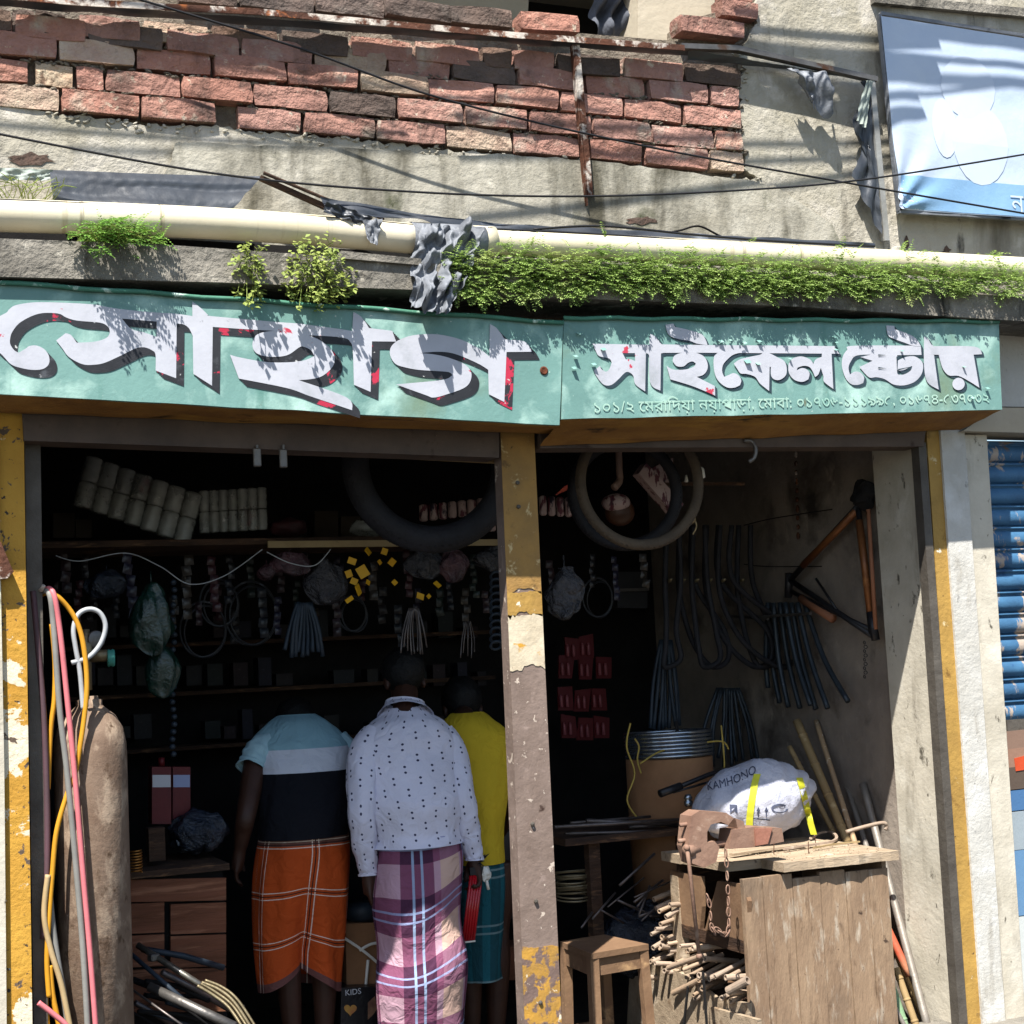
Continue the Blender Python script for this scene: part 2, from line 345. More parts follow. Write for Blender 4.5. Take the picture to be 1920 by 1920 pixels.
m = MB(); slab(m, [(-900, -160), (-303, -160), (-303, 520), (-900, 500)], 0, .25); m.build('plaster', M_plaster, up)
# bricks: five courses, left edges read along each course; every brick is an object
cour = [
 ('z', lambda x: 40+.0765*x, [(-60, 20), (24, 62), (66, 122), (150, 262), (270, 390), (398, 520), (528, 650), (658, 770), (778, 895), (903, 955), (962, 1035), (1042, 1160), (1168, 1275), (1282, 1385)], .5),
 ('a', lambda x: 47+.1005*x, [(-60, 20), (28, 158), (165, 303), (312, 445), (450, 582), (589, 720), (727, 842), (848, 963), (970, 1090), (1098, 1205), (1215, 1323), (1332, 1380)], .2),
 ('b', lambda x: 82+.104*x, [(-40, 104), (109, 250), (257, 394), (400, 533), (539, 667), (675, 800), (804, 923), (929, 1043), (1050, 1163), (1169, 1275), (1282, 1385)], .05),
 ('c', lambda x: 131.5+.0985*x, [(-90, 52), (66, 136), (144, 193), (200, 337), (342, 470), (475, 610), (617, 738), (745, 862), (870, 985), (992, 1104), (1110, 1215), (1223, 1335), (1341, 1388)], .05),
 ('d', lambda x: 178+.0925*x, [(-20, 108), (114, 260), (265, 401), (446, 562), (570, 700), (706, 830), (836, 957), (963, 1085), (1103, 1200), (1210, 1325), (1331, 1392)], .1)]
def brick_mesh(L, h):
    bm = bmesh.new(); bmesh.ops.create_cube(bm, size=1)
    bmesh.ops.subdivide_edges(bm, edges=bm.edges[:], cuts=2, use_grid_fill=True)
    o = rr(0, 99)
    for v in bm.verts:
        v.co = V(v.co.x*L, v.co.y*.09, v.co.z*h)
        ed = (abs(v.co.x) > L*.45)+(abs(v.co.z) > h*.45)
        q = V(N(v.co, 14, o), N(v.co, 17, o+9), N(v.co, 15, o+5))
        v.co += V(q.x*.007, q.y*.009, q.z*.005)
        if ed == 2: v.co = V(v.co.x*(1-rr(0, .035)), v.co.y*.93, v.co.z*(1-rr(0, .11)))
    me = bpy.data.meshes.new('brick'); bm.to_mesh(me); bm.free(); return me
for nm, fn, bs, dk in cour:
    for u0, u1 in bs:
        v = fn((u0+u1)/2); a, b = P(u0, v), P(u1, v); L = abs(b.x-a.x); h = .074
        me = brick_mesh(L, h)
        x = random.random(); me.materials.append(M_brick_dark if x < dk else (M_brick_pale if x > .86 else M_brick))
        o = bpy.data.objects.new('brick', me); COL.objects.link(o); o.parent = up
        o.location = V((a.x+b.x)/2, .03+rr(-.008, .010), P((u0+u1)/2, v).z)-up.location; o.rotation_euler = (rr(-.03, .03), rr(-.012, .012), rr(-.02, .02))
# bricks on the parapet's top and the broken stub by the column
for (u0, u1, v, y) in ((446, 582, 10, .04), (585, 712, 18, .05), (716, 836, 26, .04), (839, 952, 38, .03), (970, 1076, 49, .0), (1266, 1385, 57, .0), (1344, 1410, 24, .02), (1352, 1400, -8, .02), (330, 440, 0, .04)):
    a, b = P(u0, v, y), P(u1, v, y); me = brick_mesh(b.x-a.x, .066); me.materials.append(M_brick_dark if u0 < 950 else M_brick)
    o = bpy.data.objects.new('brick', me); COL.objects.link(o); o.parent = up; o.location = (a+b)/2-up.location; o.rotation_euler = (0, rr(-.03, .03), rr(-.06, .06))
# mortar crumbs in the joints
cr = MB()
for nm, fn, bs, dk in cour[1:]:
    for u0, u1 in bs:
        for k in range(15):
            u = rr(u0, u1+8); p = P(u, fn(u)-22+rr(-4, 4), .0)
            cr.ball(p, (rr(.006, .018), rr(.006, .012), rr(.003, .007)), 6, 4, Matrix.Rotation(rr(-.5, .5), 3, 'Y'))
o = cr.build('mortar_crumb', M_mortar, up, True); o['kind'] = 'stuff'

# verandah above the parapet
ver = thing('verandah', 'shaded verandah with a beige column above the parapet', 'verandah', P(1100, 60, .6))
mb = MB(); slab(mb, [(-400, -120), (1000, -120), (985, 90), (-400, 60)], .75, .1); mb.build('back_wall', M_beige, ver)
mb = MB(); slab(mb, [(960, -80), (1300, -80), (1300, 120), (960, 100)], 1.6, .1); mb.build('rear_wall', M_dark, ver)
mb = MB(); slab(mb, [(1196, -80), (1340, -80), (1340, 110), (1196, 100)], .16, .3); mb.build('column', M_beige, ver)
mb = MB(); mb.box(P(1000, -150, .9), (4, 1.9, .1)); mb.build('ceiling', M_beige, ver)
cl = MB()
def cloth(a, b):
    u = 1112+78*a+6*math.sin(b*7); v = -40+110*b*(1-.35*abs(a-.5)*2*(a > .6)); return P(u, v, .28)+V(0, .03*math.sin(a*17+b*5)+.02*math.sin(b*13), 0)
cl.sheet(cloth, 22, 14)
M_greycloth = mk('grey_cloth', '#5d6068', '#2e3036', 7, .9, .3, 50)
solo('hanging_cloth', cl, M_greycloth, 'dark grey cloth hanging in the verandah opening beside the beige column', 'cloth', smooth=True)
# upper right: balcony edge, its railing
bal = thing('balcony', 'grey balcony edge with a white balustrade at the top right corner', 'balcony', P(1800, 0, -.1))
mb = MB(); slab(mb, [(1640, -12), (1700, -6), (2000, 22), (2000, 38), (1700, 10), (1640, 4)], -.03, .05); mb.build('edge_slab', M_conc, bal)
M_whitepaint = mk('white_gloss', '#c8c8c8', '#b0b0b0', 5, .5, .1)
for u in range(1790, 1980, 38):
    m = MB(); t = P(u, -70, .1); q = P(u, 14+(u-1790)*.09, .1)
    m.lathe([(.016, 0), (.016, .02), (.009, .03), (.02, .07), (.009, .11), (.015, .13), (.015, .2)], q, 10); m.build('baluster', M_whitepaint, bal, True)

# ---------------------------------------------------------------- ledge (sunshade) and pipe
led = thing('concrete_ledge', 'weathered grey concrete ledge running above both sign boards', 'ledge', P(960, 550, -.15))
m = MB(); slab(m, [(-300, 436), (300, 458), (640, 482), (780, 492), (1000, 505), (1460, 530), (1980, 560), (1980, 606), (1460, 573), (975, 556), (770, 543), (400, 529), (-300, 511)], -.28, .31); m.build('slab', M_conc, led)
a_, b_ = P(1981, 606.5, -.28), P(1981, 560, -.28); m = MB(); m.box(V(a_.x+.9, -.125, (a_.z+b_.z)/2), (1.8, .31, b_.z-a_.z)); m.build('slab', M_conc, led)
m = MB(); slab(m, [(640, 470), (790, 485), (790, 497), (640, 484)], -.295, .28); m.build('loose_board', M_conc, led)
m = MB(); m.tube(spline([P(-300, 394, -.17), P(380, 418, -.17), P(780, 448, -.17)], 10), .052, 20); pa = solo('drain_pipe', m, M_pvc, 'cream plastic pipe lying on the ledge, left of the grey wrapping', 'pipe', 'drain pipes on the ledge', True)
m = MB(); m.tube(spline([P(880, 452, -.17), P(1300, 472, -.17), P(1980, 508, -.17)], 10), .048, 20); m.tube([P(885, 452, -.17), P(925, 454, -.17)], .054, 20)
solo('drain_pipe', m, M_pvc, 'cream plastic pipe behind the green ferns, right of the grey wrapping', 'pipe', 'drain pipes on the ledge', True)

# ---------------------------------------------------------------- pillars and posts
lp = thing('pillar', 'flaking yellow pillar at the left edge of the shop front', 'pillar', P(20, 1900, .1))
zt = 2.62
m = MB(); slab(m, [(-900, 690), (-75, 740), (-75, 2080), (-900, 2080)], .02, .3); solo('neighbour_wall', m, M_plaster, 'plain plastered wall left of the yellow pillar', 'wall')
def upright(name, m_, par, u0a, u0b, u1a, u1b, va, vb, y, t):
    m = MB(); slab(m, [(u0a, va), (u1a, va), (u1b, vb), (u0b, vb)], y, t); return m.build(name, m_, par)
upright('shaft', M_yellow, lp, -60, -30, 44, 63, 760, 2080, 0, .3)
m = MB(); slab(m, [(-70, 800), (-4, 800), (8, 1440), (14, 2080), (-40, 2080)], -.02, .02); m.build('render_edge', M_conc_pale, lp)
m = MB(); slab(m, [(0, 1012), (20, 1060), (26, 1072), (14, 1084), (-8, 1086), (-8, 1000)], -.045, .04); m.build('bracket', M_rust, lp)
upright('guide_channel', M_grey_ch, lp, 46, 66, 76, 92, 826, 2080, .06, .1)
cp = thing('steel_post', 'rusty steel post between the two openings, pale and yellow paint in patches', 'post', P(1020, 1915, 0))
upright('shaft', M_post, cp, 938, 990, 1001, 1060, 800, 2060, 0, .07)
lu = lambda v: 938+(v-800)*.0413; ru = lambda v: 1001+(v-800)*.0468
def patch(v0, v1, m_, name):
    m = MB(); n = 15
    top = [(lu(v0)+(ru(v0)-lu(v0))*i/n, v0+rr(-1, 1)+2*math.sin(i*.4)) for i in range(n+1)]; bot = [(lu(v1)+(ru(v1)-lu(v1))*i/n, v1+rr(-1.8, 1.8)+6*math.sin(i*.33+v1)+(5 if random.random() < .15 else 0)) for i in range(n, -1, -1)]
    slab(m, top+bot, -.0025, .002); m.build(name, m_, cp)
patch(803, 1108, M_post_yel if False else mk('post_yellow_shaded', '#a07a40', '#86683c', 7, .75, .4, 40, layers=[('#4a3826', 8, .6, .7), ('#c0a878', 14, .6, .66), ('#33281e', 36, .68, .71)]), 'paint_patch')  # upper yellow paint in a darker tone, the sign's shade down to its edge
patch(1110, 1152, M_yellow_clean, 'paint_patch'); patch(1153, 1252, M_post_white, 'paint_patch'); patch(1775, 1925, M_post_yel, 'paint_patch')
for v in (905, 950, 1545, 1690, 1880):
    m = MB(); c = P((lu(v)+ru(v))/2-4, v, -.004); m.lathe([(.008, 0), (.007, .006), (.0, .008)], c, 8, (0, -1, 0)); m.build('bolt', M_grey_ch, cp)
rp = thing('pilaster', 'pilaster right of the opening, one white limewashed strip beside a yellow strip', 'pillar', P(1800, 1900, .1))
upright('guide_channel', M_grey_ch, rp, 1722, 1806, 1736, 1822, 830, 2020, -.012, .05)
upright('yellow_strip', M_yellow_clean, rp, 1737, 1818, 1762, 1850, 806, 2020, -.004, .2)
upright('white_strip', M_white, rp, 1763, 1850, 1808, 1893, 800, 2020, -.016, .22)
upright('concrete_strip', M_conc_pale, rp, 1809, 1894, 1850, 1930, 815, 2020, 0, .2)
nb = thing('neighbour_front', 'white beam and beige sill over the blue shutter next door', 'wall', P(1900, 790, 0))
m = MB(); slab(m, [(1868, 612), (2050, 600), (2050, 765), (1868, 762)], -.03, .2); m.build('beam', M_white, nb)
m = MB(); slab(m, [(1806, 808), (1868, 764), (2050, 766), (2050, 815)], -.05, .2); m.build('sill', M_beige, nb)
for v0, v1, y, m_, nm in ((600, 765, -.03, M_white, 'beam'), (766, 815, -.05, M_beige, 'sill')):
    a_, b_ = P(2051, v1, y), P(2051, v0, y); m = MB(); m.box(V(a_.x+.8, y+.1, (a_.z+b_.z)/2), (1.6, .2, b_.z-a_.z)); m.build(nm, m_, nb)
# blue rolling shutter, slat by slat
sh = thing('rolling_shutter', 'half raised blue rolling shutter of the shop next door, paint worn', 'shutter', P(1890, 1400, .1))
xs0 = P(1850, 830, .06).x-.02
z0, z1 = P(1890, 1352, .06).z, P(1880, 826, .06).z; ns = 13; hh = (z1-z0)/ns
prof = [(.012, 0), (-.006, .06), (-.012, .3), (-.010, .55), (.004, .74), (.010, .8), (-.006, .84), (-.007, .9), (.012, .95), (.014, 1.0)]
sm = MB(); k = len(prof)
sm.add([V(x, p[0], p[1]*hh) for x in (0, 2.2) for p in prof], [(i, i+k, i+k+1, i+1) for i in range(k-1)])
me = None
for i in range(ns):
    if me is None:
        o = sm.build('slat', M_blue_sh, None, True, org=V(0, 0, 0)); me = o.data
    else: o = bpy.data.objects.new('slat', me); COL.objects.link(o)
    o.parent = sh; o.location = V(xs0, .06, z0+i*hh)-wo(sh)
m = MB(); m.box(V(xs0+1.1, .06, z0-.02), (2.2, .03, .05)); m.build('bottom_rail', M_grey_ch, sh)
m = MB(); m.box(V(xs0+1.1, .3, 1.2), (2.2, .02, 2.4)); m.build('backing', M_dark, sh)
pn = thing('painted_panel', 'white and blue painted board below the raised blue shutter', 'panel', P(1900, 1700, .1))
for j, (v0, v1, c) in enumerate(((1372, 1405, '#7d6455'), (1405, 1440, '#8a6a58'), (1440, 1482, '#55483e'), (1484, 1522, '#44688f'), (1524, 1596, '#8d979c'), (1597, 1720, '#5c7f9f'), (1722, 2000, '#b9bcb8'))):
    m = MB(); slab(m, [(1886, v0), (2700, v0-90), (2700, v1-90), (1886, v1)], .04, .03); m.build('board', mk('panel_paint', c, None, 5, .6, .1, layers=[('#b8aea0', 14, .66, .7)]), pn)
M_oran = mk('orange_paint', '#c4512e', '#b0401f', 8, .7, .1)
m = MB(); slab(m, [(1902, 1422), (1930, 1415), (1930, 1442), (1905, 1446)], .037, .002); m.build('painted_mark', M_oran, pn)
# ---------------------------------------------------------------- painted sign boards
M_letter = mk('white_letter_paint', '#b6b7bd', '#a8a9b0', 5, .55, .08, 60, layers=[('#93979a', 5, .55, .75), ('#8e8e94', 26, .67, .71), ('#b03a4c', 9, .655, .67)])
M_black = mk('black_letter_paint', '#232427', '#2e2f33', 8, .55, .08, 60, layers=[('#b02c44', 8, .595, .61), ('#b9b9b6', 26, .65, .67), ('#4a4c50', 12, .6, .7)])
M_navy = mk('dark_shadow_paint', '#26343d', '#35454c', 8, .55, .08, 60)
M_script = mk('pale_green_letter_paint', '#a9c2b2', '#8db3a4', 9, .6, .05, 60)
YS = -.25
def flat(polys, y, m, name, par, t=.0012, smooth=True, holes=()):
    # filled outline (with holes) lying on the board: built with a 2D curve fill, then a real mesh
    cu = bpy.data.curves.new('fill', 'CURVE'); cu.dimensions = '2D'; cu.fill_mode = 'BOTH'
    for poly in list(polys)+list(holes):
        q = [P(u, v, y) for u, v in poly]
        sp = cu.splines.new('POLY'); sp.points.add(len(q)-1)
        for i, p in enumerate(q): sp.points[i].co = (p.x, p.z, 0, 1)
        sp.use_cyclic_u = True
    tmp = bpy.data.objects.new('fill', cu); COL.objects.link(tmp); dg = bpy.context.evaluated_depsgraph_get()
    me0 = tmp.evaluated_get(dg).to_mesh(); mb = MB(); mb.add([V(v.co.x, y, v.co.y) for v in me0.vertices], [tuple(p.vertices) for p in me0.polygons])
    bpy.data.objects.remove(tmp); bpy.data.curves.remove(cu)
    return mb.build(name, m, par)
def sm(poly, ang=50):                                   # round an outline except at its sharp corners
    k = len(poly); out = []
    def corner(i):
        a, b, c = Vector(poly[i-1]), Vector(poly[i]), Vector(poly[(i+1) % k])
        return (b-a).angle(c-b, 0) > R(ang)
    for i in range(k):
        p0, p1, p2, p3 = [Vector(poly[(i+d) % k]) for d in (-1, 0, 1, 2)]
        if corner(i): p0 = p1
        if corner((i+1) % k): p3 = p2
        for t in range(5):
            t /= 5; q = .5*((2*p1)+(p2-p0)*t+(2*p0-5*p1+4*p2-p3)*t*t+(3*p1-p0-3*p2+p3)*t**3); out.append((q.x, q.y))
    return out
def letter(par, poly, off, sc, sh, holes=(), mw=M_letter, ms=M_black, lay=0, nsh=5):
    T = lambda pl: [(off[0]+x/sc, off[1]+y/sc) for x, y in sm(pl)]
    w = T(poly); hs = [T(h) for h in holes]
    flat([w], YS-.0034-lay*.0003, mw, 'letter', par, holes=hs)
    if sh:
        for k in range(1, nsh+1):
            f = k/nsh; flat([[(x+sh[0]*f, y+sh[1]*f) for x, y in w]], YS-.0030+.0002*k+lay*.00003, ms, 'letter_shadow', par, holes=[[(x+sh[0]*f, y+sh[1]*f) for x, y in h] for h in hs])
def board(name, label, face, back, lipz):
    o = thing(name, label, 'sign', P((face[2][0]+face[3][0])/2, face[2][1], YS), 'painted shop signs')
    m = MB(); slab(m, jag(face, 60, 1.0), YS, .02); m.build('face', M_teal, o)
    (tl, tr, br, bl) = face
    m = MB(); n = 24; w1 = []
    for i in range(n+1):
        u = tl[0]+(tr[0]-tl[0])*i/n; v = tl[1]+(tr[1]-tl[1])*i/n; w1.append(P(u, v-3+1.6*math.sin(i*1.7), YS-.008))
    m.tube(w1, .008, 6); m.build('rim', M_tealedge, o, True)
    m = MB(); q = [P(*bl, YS+.004), P(*br, YS+.004), P(*back[1], -.03), P(*back[0], -.03)]
    m.sheet(lambda a, b: (q[0].lerp(q[1], a)).lerp(q[3].lerp(q[2], a), b)+V(0, 0, .008*N((a*9, b*3, 1), 1)*(b > 0)), 30, 5); m.build('underside', M_ochre, o)
    m = MB(); q2 = [P(*tl, YS+.01), P(*tr, YS+.01)]
    m.add([q2[0], q2[1], q2[1]+V(0, .2, 0), q2[0]+V(0, .2, 0)], [(0, 1, 2, 3)]); m.build('top_cover', M_tealedge, o)
    return o
s1 = board('sign_board', 'left teal sign board with big white letters shadowed in black', [(-300, 511), (1056, 608), (1049, 797), (-300, 722)], [(-300, 762), (1045, 815)], 0)
s2 = board('sign_board', 'right teal sign board with smaller white letters above a line of phone numbers', [(1057, 599), (1873, 606), (1879, 768), (1053, 786)], [(1012, 836), (1800, 806)], 0)
A = ((0, 530), 4.8); B = ((350, 540), 4.8); C = ((680, 560), 4.8)
sh1 = (14.5, 15)
letter(s1, [(-60,345),(0,300),(60,268),(85,238),(150,200),(330,176),(600,182),(850,197),(1000,225),(1200,250),(1400,268),(1560,277),(1745,302),(1735,480),(1700,410),(1650,375),(1590,370),(1585,860),(1400,790),(1400,650),(1370,610),(1300,582),(1220,592),(1100,650),(950,718),(850,738),(740,733),(620,668),(560,590),(505,520),(590,455),(640,472),(690,540),(840,532),(930,510),(975,480),(988,440),(970,395),(900,360),(700,342),(600,315),(520,277),(350,279),(190,352),(112,440),(90,510),(95,560),(130,610),(170,630),(235,590),(265,570),(330,566),(400,600),(440,660),(440,730),(390,775),(300,785),(200,770),(100,735),(20,650),(-60,570)], *A, sh1, [[(1098,323),(1410,350),(1410,488),(1290,445),(1180,415)]])
letter(s1, [(50,120),(90,150),(150,200),(190,240),(215,252),(525,280),(800,305),(1010,320),(1160,340),(1350,365),(1490,387),(1500,215),(1560,250),(1610,310),(1640,360),(1850,385),(1885,482),(1668,480),(1655,935),(1505,870),(1495,560),(1470,482),(1420,450),(1290,435),(1100,425),(1200,470),(1290,540),(1330,620),(1318,700),(1240,780),(1150,815),(1010,830),(1440,985),(1490,1100),(1340,1050),(1100,970),(900,900),(470,815),(390,600),(480,625),(720,666),(930,668),(1060,650),(1150,612),(1120,562),(1065,532),(1020,530),(930,593),(850,616),(740,618),(650,598),(605,560),(592,500),(620,430),(690,398),(790,385),(520,370),(235,350),(228,880),(60,772)], *B, sh1, lay=1)
letter(s1, [(255,530),(245,470),(265,420),(330,370),(450,330),(620,318),(760,335),(900,375),(1050,450),(1140,520),(1145,228),(1200,260),(1250,320),(1290,365),(1455,385),(1525,478),(1295,480),(1275,930),(1135,860),(1130,640),(1050,590),(900,522),(780,485),(650,478),(515,490),(650,503),(770,530),(900,580),(960,630),(980,690),(960,760),(900,810),(760,860),(640,890),(560,865),(300,772),(480,755),(650,740),(760,720),(808,688),(770,660),(640,650),(500,640),(390,620),(300,590)], *C, sh1, lay=2)
D = ((1050, 580), 6.4); E_ = ((1300, 580), 6.4); F = ((1560, 580), 5.647); q = (4.5, 4.5)
kw = dict(ms=M_navy, nsh=3)
letter(s2, [(390,412),(1075,425),(1075,555),(1050,530),(1030,530),(1022,985),(905,900),(880,800),(830,755),(780,760),(700,840),(620,905),(540,910),(480,860),(420,770),(410,730),(480,680),(500,720),(550,750),(590,720),(620,640),(590,590),(470,560),(430,500)], *D, q, [[(750,525),(900,525),(900,620),(850,600),(790,600)]], lay=0, **kw)
letter(s2, [(1085,295),(1150,330),(1210,410),(1240,422),(1240,525),(1212,530),(1205,975),(1080,870),(1072,425)], *D, q, lay=1, **kw)
letter(s2, [(1220,420),(1800,428),(3250,440),(3290,450),(3350,530),(3250,532),(1900,522),(1220,522)], *D, q, lay=2, **kw)
letter(s2, [(1265,185),(1360,170),(1380,210),(1560,250),(1700,300),(1750,370),(1770,430),(1640,410),(1560,380),(1400,350),(1300,300)], *D, q, lay=3, **kw)
letter(s2, [(1350,620),(1370,560),(1450,525),(1600,515),(1720,560),(1768,640),(1768,720),(1720,785),(1640,810),(1858,920),(1862,1035),(1600,925),(1325,840),(1280,680),(1360,722),(1500,722),(1600,690),(1630,650),(1590,625),(1540,640),(1480,685),(1400,680)], *D, q, lay=4, **kw)
letter(s2, [(250,560),(330,510),(560,520),(480,545),(420,590),(360,660),(345,740),(370,810),(420,790),(480,765),(540,790),(575,850),(560,910),(490,940),(400,935),(310,870),(260,780),(242,650)], *E_, q, lay=5, **kw)
letter(s2, [(485,650),(560,600),(700,565),(800,545),(850,515),(920,530),(1000,570),(1090,620),(1120,700),(1110,790),(1040,845),(970,840),(932,790),(930,690),(915,690),(910,980),(800,890),(740,810),(640,775),(570,770),(530,720)], *E_, q, lay=6, **kw)
letter(s2, [(1140,720),(1150,640),(1200,585),(1300,565),(1400,600),(1440,655),(1470,600),(1540,570),(1545,515),(1655,515),(1660,560),(1680,955),(1570,870),(1560,800),(1530,700),(1500,780),(1460,812),(1430,740),(1390,690),(1320,678),(1250,700),(1240,732),(1300,705),(1360,720),(1395,770),(1380,840),(1310,870),(1220,850),(1160,790)], *E_, q, lay=7, **kw)
letter(s2, [(105,600),(115,500),(160,430),(230,385),(940,385),(948,482),(690,485),(480,480),(265,488),(200,550),(175,620),(190,690),(240,660),(300,670),(340,720),(330,780),(270,800),(200,790),(140,720)], *F, q, lay=0, **kw)
letter(s2, [(290,610),(430,545),(300,505),(480,470),(690,476),(692,640),(740,655),(820,610),(850,600),(830,650),(760,690),(700,690),(690,660),(690,560),(720,530),(800,500),(880,500),(950,550),(965,620),(940,700),(870,770),(760,805),(650,795),(560,740),(470,718),(390,718)], *F, q, lay=1, **kw)
letter(s2, [(575,170),(660,175),(665,210),(780,250),(880,300),(930,370),(940,390),(860,385),(760,350),(650,310),(590,270)], *F, q, lay=2, **kw)
letter(s2, [(975,290),(1010,300),(1050,370),(1075,392),(1080,480),(1130,850),(1010,770),(975,600)], *F, q, lay=3, **kw)
letter(s2, [(1070,390),(1510,395),(1590,475),(1500,480),(1560,830),(1450,760),(1340,705),(1240,700),(1180,640),(1150,560),(1130,482),(1070,480)], *F, q, lay=4, **kw)
letter(s2, [(1340+65*math.cos(a*.5236), 790+65*math.sin(a*.5236)) for a in range(12)], *F, q, lay=5, **kw)
for (a, b) in (((490,484),(580,486)), ((490,618),(580,626)), ((690,500),(690,680)), ((700,640),(850,604))):
    pq = [(F[0][0]+x/F[1], F[0][1]+y/F[1]) for x, y in (a, b)]; d = Vector(pq[1])-Vector(pq[0]); n_ = Vector((-d.y, d.x)).normalized()*1.4
    flat([[(pq[0][0]+n_.x, pq[0][1]+n_.y), (pq[1][0], pq[1][1]), (pq[0][0]-n_.x, pq[0][1]-n_.y)]], YS-.0066, M_navy, 'letter_stroke', s2)
def text(par, body, u, v, h, y, m, name, slope=0.0, width=None, yaw=0):
    cu = bpy.data.curves.new('txt', 'FONT'); cu.body = body; cu.size = 1; cu.resolution_u = 3
    tmp = bpy.data.objects.new('txt', cu); COL.objects.link(tmp); dg = bpy.context.evaluated_depsgraph_get()
    me0 = tmp.evaluated_get(dg).to_mesh(); p = P(u, v, y); mb = MB()
    xs = [q.co.x for q in me0.vertices] or [0, 1]; ys = [q.co.y for q in me0.vertices] or [0, 1]
    sc = h/max(.01, (max(ys)-min(ys))); sx = (width/(max(xs)-min(xs))) if width else sc
    mb.add([V(p.x+(q.co.x-min(xs))*sx*math.cos(yaw), y+(q.co.x-min(xs))*sx*math.sin(yaw), p.z+(q.co.y-min(ys))*sc+(q.co.x-min(xs))*sx*slope) for q in me0.vertices], [tuple(f.vertices) for f in me0.polygons])
    bpy.data.objects.remove(tmp)
    return mb.build(name, m, par)
a, b = P(1115, 778, YS), P(1855, 758, YS)
text(s2, '১০১/২ েমরািদয়া নয়াপাড়া, েমাবা: ০১৭৩৬-১১১৯৯৫, ০১৬৭৪-৫৩৭০৩২', 1115, 779, .062, YS-.0035, M_script, 'lettering', (b.z-a.z)/(b.x-a.x), b.x-a.x)
# dents, bullet-like rust hole and curled paint flakes
M_hole = mk('rust_hole', '#3a1d12', '#6b3a24', 30, .9, .4)
fl = MB()
for (u, v, r) in ((1085, 625, 9), (1078, 668, 7), (1075, 690, 8), (1112, 683, 8), (1130, 655, 9), (1350, 640, 9), (1368, 638, 5), (1395, 643, 7), (1422, 640, 8), (1562, 632, 6), (1566, 642, 6), (1566, 656, 6), (1400, 678, 12), (1420, 682, 8), (1690, 658, 5), (1806, 688, 5), (1850, 728, 7), (1822, 746, 7), (1480, 673, 5)):
    p = P(u, v, YS-.006); s_ = r*.6/570; fl.add([p+V(-s_, 0, s_*.4), p+V(s_*.9, 0, s_*.7), p+V(s_, -.014, -.5*s_), p+V(-.5*s_, -.01, -s_*.7)], [(0, 1, 2, 3)])
o = fl.build('paint_flake', M_teal, s2); o['kind'] = 'stuff'
m = MB(); p = P(1020, 695, YS-.002); m.lathe([(.016, 0), (.012, .003), (.004, .001)], p, 10, (0, -1, 0)); m.build('rust_hole', M_hole, s1)

# ---------------------------------------------------------------- ferns and weeds on the ledge
M_leaf = mk('fern_leaf', '#9fb36c', '#86a056', 7, .6, .1, 40, layers=[('#bcc484', 6, .55, .7), ('#5c7c34', 9, .6, .72)], rnd=.1)
M_leaf_y = mk('yellow_green_leaf', '#9ba653', '#82924a', 9, .6, .1, 40, layers=[('#b5b070', 12, .6, .7), ('#5f7a34', 9, .55, .68)])
M_leaf_d = mk('dark_green_leaf', '#5f8c3a', '#85a84a', 9, .6, .1, 40)
for m_ in (M_leaf, M_leaf_y, M_leaf_d):                 # thin leaves let light through
    nt_ = m_.node_tree; bs = nt_.nodes['Principled BSDF']; tr = nt_.nodes.new('ShaderNodeBsdfTranslucent'); mx = nt_.nodes.new('ShaderNodeMixShader'); mx.inputs[0].default_value = .3
    nt_.links.new(bs.inputs['Base Color'].links[0].from_socket, tr.inputs[0]); nt_.links.new(bs.outputs[0], mx.inputs[1]); nt_.links.new(tr.outputs[0], mx.inputs[2])
    nt_.links.new(mx.outputs[0], nt_.nodes['Material Output'].inputs[0])
def leaf(mb, p, d, L, W, up):
    d = d.normalized(); s_ = d.cross(up)
    if s_.length < .01: s_ = d.cross(V(1, 0, 0))
    s_.normalize(); n_ = s_.cross(d)
    mb.add([p, p+d*L*.5+s_*W*.5+n_*L*.06, p+d*L-n_*L*.1, p+d*L*.5-s_*W*.5+n_*L*.06], [(0, 1, 2, 3)])
def sprig(mb, p, d, L, k=7, lw=.35, droop=1.0):         # curved frond with paired leaflets
    d = d.normalized(); up = V(0, -.3, 1); step = L/k
    for i in range(k):
        d = (d+V(0, 0, -.12*droop)+V(rr(-.06, .06), rr(-.06, .06), 0)).normalized(); p = p+d*step; f = 1-.6*i/k
        s_ = d.cross(up); s_ = s_.normalized() if s_.length > .01 else V(1, 0, 0)
        for sg in (-1, 1): leaf(mb, p, d*.5+s_*sg+V(0, 0, rr(-.2, .3)), L*lw*f, L*lw*.5*f, up)
    leaf(mb, p, d, L*lw*.5, L*lw*.3, up)
hedge = MB()
top = lambda u: 458+ (22*max(0, (900-u)/60) if u < 900 else 0) + (u-900)*.036 + 11*math.sin(u*.043)+7*math.sin(u*.11)+6*math.sin(u*.31)
bot = lambda u: (552 if u < 1000 else 552-12*min(1, (u-1000)/150)+ (u-1150)*.022*(u > 1150))-.035*max(0, u-1450)+10*math.sin(u*.07+1)+6*math.sin(u*.23)
i = 0
while i < 5200:
    u = rr(842, 1990); t = random.random(); v = top(u)+(bot(u)-top(u))*t
    if u < 880 and (v < 480 or v > 545) and random.random() < .6: continue
    yy = -.17-.02*random.random() if v < 478+(u-850)*.055 and random.random() < .7 else -.285-.035*random.random()-.012*t; p = P(u, v, yy)
    sprig(hedge, p+V(0, .03, 0), V(rr(-.9, .9), rr(-1, -.15), rr(-.1, .8)-t*.5), rr(.026, .05), 5, .46); i += 1
